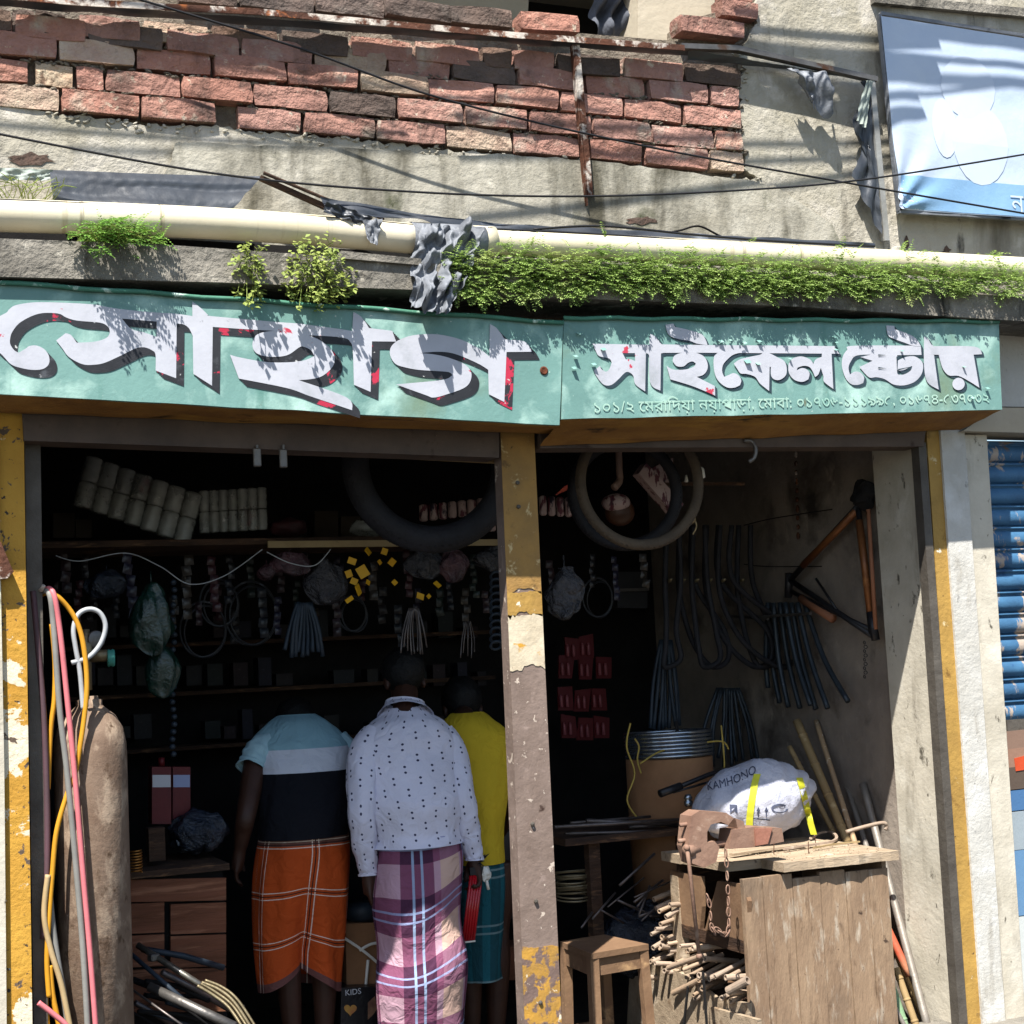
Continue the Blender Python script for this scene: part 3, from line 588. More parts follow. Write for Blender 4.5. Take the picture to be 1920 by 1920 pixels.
for i in range(700):                                    # a dark inner mass so that it reads as thick growth
    u = rr(850, 1990); t = rr(.2, .95); p = P(u, top(u)+(bot(u)-top(u))*t, rr(-.28, -.12)); sprig(hedge, p, V(rr(-1, 1), rr(-.6, .2), rr(-.5, .3)), rr(.03, .05), 4, .5)
for i in range(140):
    u = rr(850, 1990); p = P(u, rr(top(u)-4, bot(u)), -.3); sprig(hedge, p, V(rr(-.8, .8), rr(-.5, -.1), rr(.1, 1)), rr(.045, .065), 7, .34)
for i in range(26):
    u = rr(850, 1990); p = P(u, bot(u)-12, -.31); sprig(hedge, p, V(rr(-.4, .4), -.15, -1), rr(.04, .08), 8, .3, 2)
o = hedge.build('fern_hedge', M_leaf); o['kind'] = 'stuff'; tag(o, 'dense row of small green ferns growing on the ledge over the right sign', 'ferns')
def weed(name, label, cu, cv, ru, rv, nn, m_, rnd_leaf, ylo=-.36, yhi=-.2, hang=0):
    root = thing(name, label, 'plant', P(cu, cv+rv*.2, -.22), 'weeds growing on the ledge'); st = MB(); lf = MB()
    for i in range(nn):
        a = rr(0, 6.283); q = math.sqrt(random.random()); u = cu+ru*q*math.cos(a); v = cv+rv*q*math.sin(a)+hang*random.random()
        y = rr(ylo, yhi); e = P(u, v, y); b = P(cu+rr(-ru, ru)*.5, cv+rv*.5, -.2)
        st.tube(spline([b, b.lerp(e, .5)+V(0, -.02, .02), e], 4), .0013, 3, False)
        if rnd_leaf:
            for j in range(5): leaf(lf, e+V(rr(-.014, .014), rr(-.014, .014), rr(-.016, .016)), V(rr(-1, 1), rr(-1, .1), rr(-.7, .7)), rr(.012, .024), rr(.012, .02), V(0, -.6, 1))
        else: sprig(lf, e, V(rr(-1, 1)+.4, rr(-1, 0), rr(-.2, .7)), rr(.035, .07), 7, .34)
    lf.build('foliage', m_, root); st.build('stem', M_leaf_y, root)
weed('ledge_weed', 'feathery green weed over the left cream pipe, nearest the left edge', 215, 445, 88, 34, 150, M_leaf_d, False)
weed('ledge_weed', 'thin yellow green weed trailing over the ledge, narrower of the two yellow ones', 468, 492, 32, 50, 60, M_leaf_y, True, hang=42)
weed('ledge_weed', 'bushy yellow green weed hanging over the top of the left sign', 598, 494, 66, 52, 170, M_leaf_y, True, hang=46)
m = MB()
for i in range(26):
    b = P(rr(0, 100), 378, -.13); m.tube(spline([b, b+V(rr(-.04, .04), -.02, rr(.02, .05)), b+V(rr(-.08, .08), -.05, rr(.03, .08))], 4), [.0014]*8+[.0003], 3, False)
solo('dry_grass', m, M_leaf_y, 'few thin blades of grass behind the pipe at the left edge', 'grass')

# ---------------------------------------------------------------- torn plastic and awning remains
M_tarp = mk('black_tarp', '#2b2e33', '#3b4047', 5, .42, .08, 18, layers=[('#777c83', 5, .6, .75)], spec=.5, bdist=.03)
M_greytarp = mk('grey_plastic', '#7d8085', '#5a5d62', 8, .5, .25, 22, layers=[('#2a2b2d', 7, .6, .66)], bdist=.03)
M_greentarp = mk('faded_tarp', '#9ba39a', '#7e877f', 6, .7, .3, 30)
def drape(name, label, cat, m_, corners, y0, amp, nu=36, nv=12, fr=9, y1=None, group=None, tears=None, par=None, wv=.6, bf=4):
    tl, tr_, br, bl = corners; mb = MB()
    def fn(a, b):
        u = (tl[0]+(tr_[0]-tl[0])*a)*(1-b)+(bl[0]+(br[0]-bl[0])*a)*b; v = (tl[1]+(tr_[1]-tl[1])*a)*(1-b)+(bl[1]+(br[1]-bl[1])*a)*b
        if tears: u, v = tears(a, b, u, v)
        y = y0+((y1-y0)*b if y1 is not None else 0); p = P(u, v, y)
        fx = noise.fractal(V(a*fr*.5, b*bf*.4, fr), 1.1, 2.0, 3)
        if m_ is M_greytarp: return p+V(0, amp*1.3*(.5-abs(fx)*2.2)+amp*.6*N((a*2, b*2, fr), 1), amp*.4*fx)
        return p+V(0, amp*(N((a*fr, b*bf, fr), 1)+wv*math.sin(a*fr*2.3+b*3)*(.3+b)+.5*(wv/.6)*N((a*25, b*11, 2), 1)), amp*.3*N((a*fr, b*5, 7), 1))
    mb.sheet(fn, nu, nv)
    if par is not None: return mb.build(name, m_, par, True)
    return solo(name, mb, m_, label, cat, group, True)
drape('tarpaulin', 'black tarpaulin sagging behind the pipe under the broken plaster on the left', 'tarp', M_tarp, [(92, 318), (492, 330), (428, 398), (100, 376)], -.07, .02, 80, 20, 1.3, -.13, wv=.12, tears=lambda a, b, u, v: (u, v+8*math.sin(a*9)*b+10*math.sin(a*3.14)*(b)))
drape('tarpaulin', 'pale faded tarpaulin strip at the left edge above the pipe', 'tarp', M_greentarp, [(-60, 312), (100, 318), (92, 338), (-60, 338)], -.08, .008)
drape('plastic_wrapping', 'grey torn plastic wrapped round the gap between the two cream pipes', 'wrapping', M_greytarp, [(788, 420), (902, 425), (838, 588), (772, 578)], -.255, .035, 60, 60, 6.5, -.34, wv=.14, bf=8, tears=lambda a, b, u, v: (u+14*math.sin(b*3.1)*(a-.5)+6*N((a*7, b*9, 3), 1), v+10*N((a*9, b, 1), 1)))
m = MB(); m.tube([P(770, 448, -.17), P(905, 455, -.17)], .058, 14); m.build('wrap_core', M_greytarp, bpy.data.objects['plastic_wrapping'], True)
drape('plastic_scrap', 'torn grey plastic scrap with a hole, stuck on the left pipe', 'plastic', M_greytarp, [(682, 412), (716, 410), (708, 462), (690, 450)], -.235, .014, 12, 12, 5)
m = MB(); slab(m, [(490, 328), (612, 382), (610, 391), (488, 336)], -.1, .02); m.tube([P(494, 324, -.11), P(618, 376, -.11), P(720, 410, -.12)], .006, 6)
solo('wooden_batten', m, M_darkwood, 'weathered wooden batten slanting down from the black tarpaulin', 'batten')
drape('plastic_strip', 'thin black plastic strip lying along the back of the right pipe', 'plastic', M_tarp, [(600, 368), (1640, 444), (1640, 468), (610, 386)], -.16, .012, 120, 6, 20, -.19, tears=lambda a, b, u, v: (u, v+(26*math.sin(min(a, .35)/.35*1.57)-26*max(0, a-.35)/.65*.55)+5*math.sin(a*31)*b))
m = MB(); m.tube(spline([P(1235, 440, -.1), P(1275, 432, -.11), P(1310, 424, -.12), P(1345, 440, -.12), P(1370, 452, -.1)], 6), .004, 6)
solo('cable_end', m, M_dark, 'short black cable loop on the plastic strip above the ferns', 'cable')
# awning frame against the upper wall
aw = thing('awning_frame', 'rusty bare awning frame against the brick wall, long top rail and two struts', 'frame', P(1100, 380, -.06))
m = MB(); r_ = [P(-60, -16, -.08), P(150, 3, -.08), P(480, 20, -.08), P(960, 64, -.08), P(1280, 88, -.08)]
for a, b in zip(r_, r_[1:]): m.bar(a, b, .03, .005); m.bar(a+V(0, -.013, -.010), b+V(0, -.013, -.010), .005, .02)
m.build('top_rail', M_rust, aw)
m = MB(); r_ = [P(1275, 88, -.07), P(1380, 92, -.07), P(1500, 118, -.07), P(1642, 150, -.075)]
for a, b in zip(r_, r_[1:]): m.bar(a, b, .03, .02)
m.build('side_rail', M_steel, aw)
m = MB(); m.bar(P(1081, 84, -.075), P(1107, 368, -.03), .022, .006, (0, -1, 0)); m.bar(P(1081, 84, -.075)+V(-.014, .012, 0), P(1107, 385, -.03)+V(-.012, .012, 0), .004, .026, (0, -1, 0)); m.build('strut', M_rust, aw)
m = MB(); m.bar(P(1632, 148, -.075), P(1660, 452, -.03), .025, .025, (0, -1, 0)); m.build('strut', mk('galvanised', '#a5a49f', '#8c8a85', 9, .5, .2, 50, metal=.3), aw)
drape('awning_sheet', '', '', M_tarp, [(-60, -6), (1290, 92), (1300, 106), (-60, 8)], -.07, .006, 90, 4, 20, -.03, par=aw)
drape('awning_sheet', '', '', M_tarp, [(1290, 92), (1640, 152), (1500, 132), (1290, 112)], -.065, .006, 40, 4, 9, -.03, par=aw)
drape('cloth_scrap', 'torn grey cloth scrap hanging from the awning rail over the plaster', 'cloth', M_greytarp, [(1478, 126), (1556, 140), (1556, 202), (1512, 170)], -.09, .02, 16, 14, 6, tears=lambda a, b, u, v: (u+8*b*math.sin(a*9), v+26*b*abs(math.sin(a*6))))
drape('cloth_strip', 'torn black and white strip hanging beside the right strut', 'cloth', M_tarp, [(1612, 152), (1636, 152), (1652, 440), (1606, 330)], -.075, .012, 12, 40, 6, -.05, tears=lambda a, b, u, v: (u+9*math.sin(b*11)*(1-a)+4*N((a*5, b*14, 4), 1), v))
drape('cloth_strip', 'narrow pale torn strip at the top of the right strut', 'cloth', M_greentarp, [(1624, 150), (1638, 152), (1622, 240), (1606, 226)], -.095, .01, 8, 18, 6)
# banner on its frame
bn = thing('banner', 'faded pale blue cloth banner stretched on a frame at the upper right', 'banner', P(1800, 400, -.05))
M_ban = mk('banner_cloth', '#b3c0d2', '#adbccf', 2.5, .6, .15, 7, layers=[('#bac6d5', 3, .5, .7)], bdist=.03)
M_ban_b = mk('banner_blue_print', '#7398ba', '#7fa2c2', 4, .6, .15, 7, bdist=.03); M_ban_w = mk('banner_white_print', '#bcc8d7', '#b7c3d4', 4, .6, .1, 7)
def bfn(dy=0, r=(0, 1, 0, 1)):
    def fn(a, b):
        a = r[0]+(r[1]-r[0])*a; b = r[2]+(r[3]-r[2])*b
        u = (1652+348*a)*(1-b)+(1688+312*a)*b; v = (30+54*a)*(1-b)+(392+22*a)*b
        k = math.exp(-((a-.05)**2*40+(b-1)**2*6)); f = .010*k*math.sin(math.atan2(1-b+.02, a+.05)*13)
        return P(u, v, -.075)+V(0, f+.006*N((a*4, b*4, 1), 1)-dy, 0)
    return fn
m = MB(); m.sheet(bfn(), 60, 50); m.build('cloth', M_ban, bn, True)
m = MB(); m.sheet(bfn(.0015, (0.02, 1, .82, .995)), 60, 12); m.build('print_band', M_ban_b, bn, True)
for (cx, cy, rx, ry) in ((.45, .32, .15, .17), (.5, .62, .16, .22), (.30, .55, .07, .16)):
    m = MB(); fb = bfn(.002+.0004*cx); n = 20
    m.add([fb(cx, cy)]+[fb(cx+rx*math.cos(6.283*i/n), cy+ry*math.sin(6.283*i/n)) for i in range(n)], [(0, 1+(i+1) % n, 1+i) for i in range(n)]); m.build('pale_figure', M_ban_w, bn)
text(bn, 'না', 1897, 396, .075, -.081, M_ban_w, 'lettering')
m = MB()
for a, b in (((1650, 26), (2010, 82)), ((1648, 28), (1686, 396)), ((1684, 397), (2010, 416))): m.bar(P(*a, -.06), P(*b, -.06), .014, .02, (0, -1, 0))
m.build('frame', M_greytarp, bn)
# loose cables across the wall
def wire(name, label, cat, pl, r=.0035, m_=M_dark, group=None): 
    m = MB(); m.tube(spline(pl, 10), r, 6); return solo(name, m, m_, label, cat, group, True)
M_wire = mk('black_cable', '#17171a', None, 5, .6, 0)
wire('hanging_wire', 'thin black wire slanting across the bricks from upper left to the banner', 'wire', pts([(225, -12), (560, 90), (830, 185), (1200, 272), (1600, 345), (1990, 412)], -.15), .004, M_wire, 'loose wires across the wall')
wire('hanging_wire', 'thin black wire sagging low over the plaster and rising to the right', 'wire', pts([(-60, 240), (400, 325), (780, 360), (1100, 368), (1400, 356), (1640, 334), (1990, 278)], -.2), .004, M_wire, 'loose wires across the wall')
# overhead street cables: out of the picture above, their shadows cross the wall
shad = [((1425, 8), (1650, 26), .010), ((1425, 38), (1650, 52), .016), ((1425, 76), (1650, 86), .011), ((1425, 98), (1650, 112), .016), ((1425, 132), (1650, 158), .014), ((1390, 212), (1650, 219), .008), ((1390, 252), (1660, 247), .008), ((1400, 302), (1665, 264), .009), ((200, 72), (900, 152), .008), ((0, 168), (500, 205), .008), ((400, 232), (1000, 250), .008), ((1660, 62), (1920, 78), .008), ((1660, 88), (1920, 112), .026), ((1665, 140), (1920, 152), .011), ((1665, 182), (1920, 190), .016), ((1670, 212), (1860, 192), .008)]
for i, (a, b, r) in enumerate(shad):
    p, q_ = P(*a, -.04), P(*b, -.04); d = (q_-p).normalized(); t = 1.25+.05*((i*7) % 9); e = -SUN*t
    L0, L1 = (.12, .3) if i < 5 else ((1.2, .2) if i < 8 else (.5, .5))
    if i >= 11: L0, L1 = .25, 1.2
    m = MB(); A_, B_ = p-d*L0+e, q_+d*L1+e; n = 10
    r *= .72 if i > 7 else 1.0
    m.tube([A_.lerp(B_, k/n)+V(0, 0, -.1*4*(k/n)*(1-k/n)*.25*(1 if i % 2 else .4)) for k in range(n+1)], r, 6)
    solo('overhead_cable', m, M_wire, 'black power cable strung over the street in front of the upper wall', 'cable', 'overhead power cables', True)
# ---------------------------------------------------------------- things in the opening, left half
M_cyl = mk('rusty_cylinder_paint', '#7f6b5a', '#6b5646', 9, .75, .4, 60, layers=[('#a08b76', 16, .52, .66, (1, 1, .5)), ('#54402f', 30, .58, .68, (1, 1, .6)), ('#5c4438', 7, .58, .72, (1, 1, .3)), ('#b5735f', 3, .66, .75), ('#c4b4a4', 50, .7, .75)], bdist=.005)
M_green = mk('green_knob', '#3f8a7c', '#34776b', 9, .5, .1); M_brass = mk('brass', '#8d8064', '#6b6048', 12, .4, .2, metal=.6)
M_hp = mk('pink_hose', '#cf7478', '#b8656a', 5, .5, .05, layers=[('#8a5a5c', 20, .66, .72)]); M_hg = mk('grey_hose', '#86847e', '#6f6d68', 5, .55, .05); M_hy = mk('yellow_hose', '#c98f26', '#b57f22', 5, .45, .05)
M_hb = mk('brown_hose', '#5b4048', '#4a3a3c', 5, .6, .05); M_ht = mk('tan_hose', '#b39a72', '#9c8660', 5, .6, .05); M_hl = mk('pale_grey_hose', '#a9abac', '#8d8f90', 5, .5, .05)
gc = thing('gas_cylinder', 'tall rusty brown gas cylinder standing beside the left pillar', 'cylinder', V(P(174, 1600, .18).x, .18, 0))
cx, cz = gc.location.x, P(174, 1322, .18).z; r = .117
m = MB(); m.lathe([(.08, 0), (r, .02), (r, cz-.17), (r*.985, cz-.125), (r*.9, cz-.075), (r*.7, cz-.035), (.05, cz-.008), (.042, cz), (.042, cz+.018), (.03, cz+.02), (.028, cz+.03), (0, cz+.03)], (cx, .18, 0), 40); m.build('body', M_cyl, gc, True)
m = MB(); m.lathe([(.016, 0), (.016, .1), (.022, .11), (.022, .15), (.012, .16), (.012, .2), (0, .2)], (cx-.005, .18, cz+.05), 14); m.lathe([(.02, 0), (.02, .05), (.01, .06), (.01, .075)], (cx+.01, .17, cz+.16), 12, (1, -.2, 0)); m.build('valve', M_brass, gc, True)
m = MB(); m.lathe([(.026, 0), (.03, .004), (.026, .012), (.03, .018), (.026, .024), (.0, .025)], P(201, 1234, .16), 12, (1, -.1, 0)); m.build('valve_knob', M_green, gc, True)
m = MB(); m.lathe([(.03, 0), (.03, .03), (.027, .032), (0, .032)], P(174, 1200, .2), 18, (.3, -1, 0)); m.build('gauge', M_steel, gc, True)
def hose(lab, pl, m_, y, r): m = MB(); m.tube(spline(pts(pl, y), 8), r, 8); return solo('hose', m, m_, lab, 'hose', 'hoses hanging beside the pillar', True)
hose('pink hose hanging straight down in front of the gas cylinder', [(74, 1112, .12), (98, 1108), (112, 1180), (128, 1330), (140, 1450), (156, 1640), (170, 1800), (182, 1960)], M_hp, .03, .0088)
hose('grey hose hanging close along the pink hose', [(72, 1115, .12), (92, 1112), (101, 1180), (112, 1330), (126, 1450), (144, 1640), (157, 1800), (166, 1960)], M_hg, .035, .0098)
hose('yellow hose looping from the hook past the valve and behind the grey hose', [(70, 1118, .12), (98, 1112), (130, 1142), (150, 1182), (160, 1235), (163, 1290), (158, 1345), (150, 1400), (141, 1450), (125, 1492), (106, 1560), (98, 1640), (92, 1720), (88, 1800), (92, 1870)], M_hy, .045, .0085)
hose('short yellow hose section between the brown and grey hoses', [(97, 1170), (103, 1240), (102, 1310), (95, 1370), (90, 1480)], M_hy, .07, .008)
hose('dark brown hose nearest the pillar', [(62, 1108), (72, 1220), (82, 1340), (88, 1500), (88, 1640), (80, 1760)], M_hb, .06, .0095)
hose('second brown hose behind the first', [(68, 1110), (62, 1200), (68, 1400), (70, 1560), (66, 1740)], M_hb, .09, .009)
hose('tan hose curving out at the bottom by the pillar', [(90, 1640), (83, 1715), (95, 1780), (116, 1850), (138, 1960)], M_ht, .04, .009)
hose('dull grey hose curving beside the tan hose at the bottom', [(90, 1640), (97, 1720), (108, 1800), (122, 1880), (132, 1960)], M_hg, .06, .01)
hose('lower yellow hose end near the ground left of the cylinder', [(94, 1810), (99, 1865), (112, 1930), (118, 1980)], M_hy, .05, .0085)
hose('yellow hose end farthest left at the bottom', [(92, 1815), (86, 1870), (90, 1930), (98, 1980)], M_hy, .07, .0085)
hose('bright pink hose end poking out at the bottom left corner', [(72, 1880), (98, 1900), (126, 1925), (140, 1960)], M_hp, .0, .0085)
hose('pale grey hose curled into an open loop by the valve', [(134, 1243), (165, 1233), (188, 1208), (198, 1175), (188, 1150), (168, 1142), (147, 1152), (138, 1180), (142, 1215), (150, 1260), (156, 1330)], M_hl, .05, .008)
m = MB(); m.tube([P(62, 1104, .14), P(78, 1106, .05), P(82, 1098, .04)], .007, 6); solo('hose_hook', m, M_rust, 'rusty hook on the pillar carrying the hoses', 'hook')

# shelf and its load
YSH = .9
zs = P(300, 1012, YSH).z
sf = thing('shelf', 'long dark high shelf across the left half of the shop', 'shelf', V(1.4, 1.4, zs))
m = MB(); m.box(V((XL+2.3)/2+.1, YSH+.25, zs-.012), (2.3-XL-.1, .5, .024)); m.build('board', M_darkwood, sf)
M_pale = mk('pale_batten', '#9a8560', '#85714f', 6, .8, .2, layers=[('#5d4c35', 12, .62, .7)])
m = MB(); m.bar(P(502, 1021, YSH-.03), P(948, 1017, YSH-.03), .014, .026); solo('wooden_strip', m, M_pale, 'pale wooden strip along the shelf front, middle of the shop', 'strip')
m = MB(); m.bar(P(560, 845, .12), P(936, 864, .12), .02, .02); solo('wooden_strip', m, M_pale, 'pale wooden strip just under the left lintel', 'strip')
M_tray = mk('clear_plastic', '#a5a59e', '#7d7e78', 9, .16, .5, 45, layers=[('#c9c5bd', 20, .64, .7), ('#7a5a58', 8, .64, .7)], spec=.9, alpha=.62)
def cups(lab, u0, v0, du, dv, ex, ey, nc, nr, ru, y):    # a wrapped pack of plastic cups in ribs
    o = thing('cup_pack', lab, 'cup pack', P(u0, v0+60, y), 'clear cup packs on the shelf'); s_ = (P(u0+ru, v0, y)-P(u0, v0, y)).length
    for i in range(nc):
        for j in range(nr):
            m = MB(); a = P(u0+du*i+ex*j, v0+dv*i+ey*j, y+.02*math.sin(i)); b = P(u0+du*i+ex*(j+1), v0+dv*i+ey*(j+1), y+.02*math.sin(i))
            L_ = (b-a).length; m.lathe([(s_*.8, 0), (s_*1.0, .004)]+[(s_*(1.04-.05*(q % 2)), L_*(.1+.16*q)) for q in range(6)]+[(s_*.98, L_-.003), (s_*.8, L_)], a, 8, b-a); m.build('cup', M_tray, o, True)
cups('larger tilted pack of clear plastic cups on the left of the high shelf', 178, 858, 31, 11, -12, 47, 7, 2, 17.5, 1.0)
cups('smaller pack of clear plastic cups right of the tilted pack', 382, 920, 18, -1, 1, 40, 7, 2, 10.2, 1.02)
M_print = mk('pinkish_printed_wrap', '#b09a94', '#99827e', 6, .5, .1, layers=[('#5a2a34', 34, .54, .58, (1, 1, .35)), ('#2c2430', 26, .6, .64, (1, 1, .4))])
def rolls(lab, pl, y, n, w_, h_, tilt=0, m_=M_print):
    o = thing('wrapped_pack', lab, 'pack', P(pl[0], pl[1], y), 'wrapped packs on the high shelves')
    for i in range(n):
        m = MB(); c = P(pl[0]+w_*(i+.5), pl[1]+tilt*i, y); s_ = (P(w_, 0, y)-P(0, 0, y)).length*.52; hh_ = h_/560
        m.lathe([(s_*.6, -hh_/2), (s_, -hh_/2+.006), (s_, hh_/2-.006), (s_*.6, hh_/2)], c, 10); m.build('roll', m_, o, True)
rolls('pink and white printed rolls on the shelf behind the big tyre', (785, 962), 1.05, 7, 18, 40, -2)
rolls('pink printed rolls between the big tyre and the steel post', (898, 985), .95, 3, 16, 44, -6)
rolls('pink and white printed rolls just right of the steel post', (1010, 948), .8, 5, 16, 46, 1)
M_dpk = mk('dim_red_pack', '#4a2426', '#2c1a1c', 8, .6, .2)
for (u, v, lab) in ((540, 990, 'dim reddish bundle on the shelf left of the big tyre'), (690, 990, 'crumpled clear bag on the shelf beside the big tyre')):
    m = MB(); c = P(u, v, 1.05)
    m.ball(c, (.08, .06, .035), 18, 12); m.v = [p+V(N(p, 28), N(p, 30, 3), N(p, 26, 5))*.016 for p in m.v]
    solo('shelf_bundle', m, M_dpk if u < 600 else M_tray, lab, 'bundle', smooth=True)
# tyres hung from the lintel
M_tyre = mk('tyre_rubber', '#27262a', '#1c1b1d', 12, .7, .4, 60); M_rub = mk('worn_tyre', '#5e5142', '#463c32', 9, .8, .4, 50)
def tyre(lab, cu, cv, Rpx, rpx, y, m_, ax=(.1, 1, 0), sq=1.0, tread=True):
    c = P(cu, cv, y); k = (P(cu+100, cv, y)-P(cu, cv, y)).length/100; o = thing('bicycle_tyre' if rpx < 16 else 'motorcycle_tyre', lab, 'tyre', c-V(0, 0, Rpx*k), 'tyres hanging under the lintel')
    m = MB(); m.torus(c, (Rpx-rpx)*k, rpx*k, 64, 12, ax, sq); m.build('casing', m_, o, True)
    if tread:
        A = Vector(ax).normalized(); e = A.cross(V(0, 0, 1)).normalized(); g = A.cross(e); t = MB(); n = 72
        for i in range(n):
            a = 2*math.pi*i/n; d = e*math.cos(a)+g*math.sin(a)*sq; tg = -e*math.sin(a)+g*math.cos(a)*sq
            for s_ in (-1, 1): t.bar(c+d*(Rpx-1)*k+A*s_*.002, c+d*(Rpx-rpx*.5)*k+A*s_*rpx*k*.85+tg*.008, .006, .006)
        q = t.build('tread', m_, o); q['kind'] = 'stuff'
tyre('big black motorcycle tyre hanging left of the steel post', 808, 868, 158, 24, .42, M_tyre)
tyre('thin worn bicycle tyre hanging right of the steel post, knotted with string', 1200, 905, 112, 9, .36, M_rub, (.12, 1, 0))
tyre('dark bicycle tyre hanging behind the worn one', 1172, 925, 96, 10, .55, M_tyre, (.35, 1, 0))
m = MB(); m.ball(P(1298, 972, .35), (.016, .012, .02), 8, 6); m.tube(spline(pts([(1296, 962, .34), (1306, 985, .34), (1299, 1002, .34)]), 5), .003, 5); solo('string_knot', m, M_pale, 'pale string knotted on the worn bicycle tyre', 'string')
m = MB(); m.tube(spline(pts([(1160, 838, .6), (1161, 880, .6), (1162, 900, .6), (1152, 914, .58)]), 5), [.014]*11+[.016]*4+[.017], 10); solo('bent_pipe', m, mk('pinkish_plastic', '#8f7568', '#7a6256', 6, .5, .1), 'pinkish bent pipe end inside the worn bicycle tyre', 'pipe', smooth=True)
hb = thing('round_pack', 'round brown pack with a red and white printed top, inside the hanging tyre', 'pack', P(1158, 985, .75))
m = MB(); m.ball(P(1162, 960, .75), (.066, .05, .06), 20, 12); m.build('base', mk('brown_wrap', '#4f3222', '#3a2418', 6, .4, .2), hb, True)
m = MB(); m.ball(P(1155, 943, .735), (.062, .055, .04), 20, 12); m.build('printed_top', M_print, hb, True)
for (lab, q, y) in (('tilted pale printed box behind the worn tyre', [(1198, 888), (1212, 868), (1282, 945), (1268, 968)], .62), ('printed pack above the small wooden rail', [(1222, 878), (1262, 858), (1262, 905), (1228, 904)], .8)):
    m = MB(); slab(m, q, y, .06); solo('printed_box', m, M_print, lab, 'box')
m = MB(); m.bar(P(1238, 908, .7), P(1395, 907, .7), .014, .014); solo('wooden_rail', m, M_darkwood, 'thin wooden rail behind the worn bicycle tyre', 'rail')
M_lampw = mk('white_plastic', '#d8d4c8', None, 5, .4, 0)
m = MB(); m.lathe([(.008, 0), (.014, .004), (.012, .035), (.006, .045), (0, .045)], P(1316, 897, .33), 10); solo('lamp_bottle', m, M_lampw, 'small white lamp in bottle shape right of the worn tyre', 'bottle', smooth=True)  # bottle shape stands in for a small bright lamp
m = MB(); m.lathe([(.006, 0), (.009, .004), (.004, .03), (0, .03)], P(1287, 904, .6), 8); solo('white_cone', m, M_lampw, 'tiny white cone on the wooden rail', 'cone', smooth=True)
m = MB()
for i in range(6): m.bar(P(1042+3*i, 928-3*i, .8), P(1084+2*i, 908-2*i, .8), .004, .004)
solo('foil_strip', m, mk('orange_foil', '#c4573a', '#8c3a4a', 9, .25, .1, metal=.5), 'shiny orange foil strips above the rolls right of the post', 'foil')
# latches under the lintels
for (u, v, lab) in ((482, 858, 'bright steel latch under the lintel, left one'), (531, 860, 'bright steel latch under the lintel, right one')):
    m = MB(); m.box(P(u, v, -.03), (.026, .018, .062), bev=.003); m.tube([P(u, 834, -.03), P(u, 846, -.03)], .006, 6)
    solo('latch', m, M_steel, lab, 'latch', 'steel latches under the lintel')
m = MB(); m.tube(spline(pts([(1395, 826, -.03), (1410, 828, -.04), (1417, 842, -.05), (1414, 858, -.05), (1404, 866, -.045)]), 6), .008, 8); solo('steel_hook', m, M_steel, 'bright curved steel hook under the right lintel', 'hook', smooth=True)
# wires and hangings at mid height
wire('cloth_line', 'thin pale wire sagging under the high shelf on the left', 'wire', pts([(104, 1042), (150, 1052), (235, 1037), (300, 1062), (355, 1095), (420, 1080), (492, 1030)], .8), .0022, M_hl)
wire('cloth_line', 'thin wire arcing below the pale wooden strip', 'wire', pts([(500, 1035), (545, 1056), (590, 1060), (620, 1030)], .8), .002, M_hl)
M_tagy = mk('yellow_card', '#d9a51c', '#c08f1a', 6, .5, .05, layers=[('#3a2c10', 60, .66, .68)])
tags = [(660, 1052, 20), (690, 1034, 16), (721, 1034, 15), (735, 1054, 18), (712, 1054, 12), (654, 1076, 17), (680, 1072, 26), (664, 1090, 18), (690, 1092, 15), (672, 1106, 22), (655, 1124, 16), (788, 1118, 18), (804, 1118, 12), (740, 1092, 12), (820, 1096, 16)]
for i, (u, v, s_) in enumerate(tags):
    m = MB(); k = s_/540; m.box((0, 0, 0), (k*rr(.8, 1.15), .004, k*rr(.6, 1.1)), Matrix.Rotation(rr(-.9, .9), 3, 'Y') @ Matrix.Rotation(rr(-1, 1), 3, 'Z') @ Matrix.Rotation(rr(-.3, .3), 3, 'X')); c = P(u, v, .78+.03*(i % 3)); m.v = [p+c for p in m.v]
    solo('yellow_tag', m, M_tagy, 'small yellow card packet hanging in the cluster under the high shelf', 'packet', 'yellow packets under the shelf')
M_gloss = mk('glossy_bag', '#3c3b3f', '#28272a', 9, .18, .9, 26, layers=[('#8d8a88', 13, .66, .7)], spec=.8, bdist=.04); M_gloss_p = mk('pink_bag', '#5a3a40', '#33262a', 9, .25, .8, 26, spec=.7, bdist=.04); M_gloss_b = mk('blue_bag', '#232c3a', '#161b24', 9, .25, .8, 26, spec=.7, bdist=.04)
M_gloss_g = mk('green_bag', '#14332a', '#0c211b', 6, .25, .4, 14, layers=[('#2f5548', 12, .67, .72)], spec=.7, bdist=.04)
def bag(lab, u, v, ru, rv, y, m_, grp='bags hanging inside the shop', am=.3):
    m = MB(); c = P(u, v, y); k = (P(u+100, v, y)-P(u, v, y)).length/100
    m.ball((0, 0, 0), (ru*k, .05, rv*k), 28, 20); o_ = rr(0, 50)
    m.v = [V(p.x*(1-.35*(p.z/(rv*k))*(p.z > 0)), p.y, p.z)+V(N(V(p.x, p.y, p.z*.35), 26, o_), N(V(p.x, p.y, p.z*.35), 30, o_+3), N(p, 12, o_+7))*am*ru*k for p in m.v]; m.v = [p+c for p in m.v]
    m.tube([c+V(0, 0, rv*k*.9), c+V(0, 0, rv*k*1.35)], .003, 5)
    return solo('hanging_bag', m, m_, lab, 'bag', grp, True)
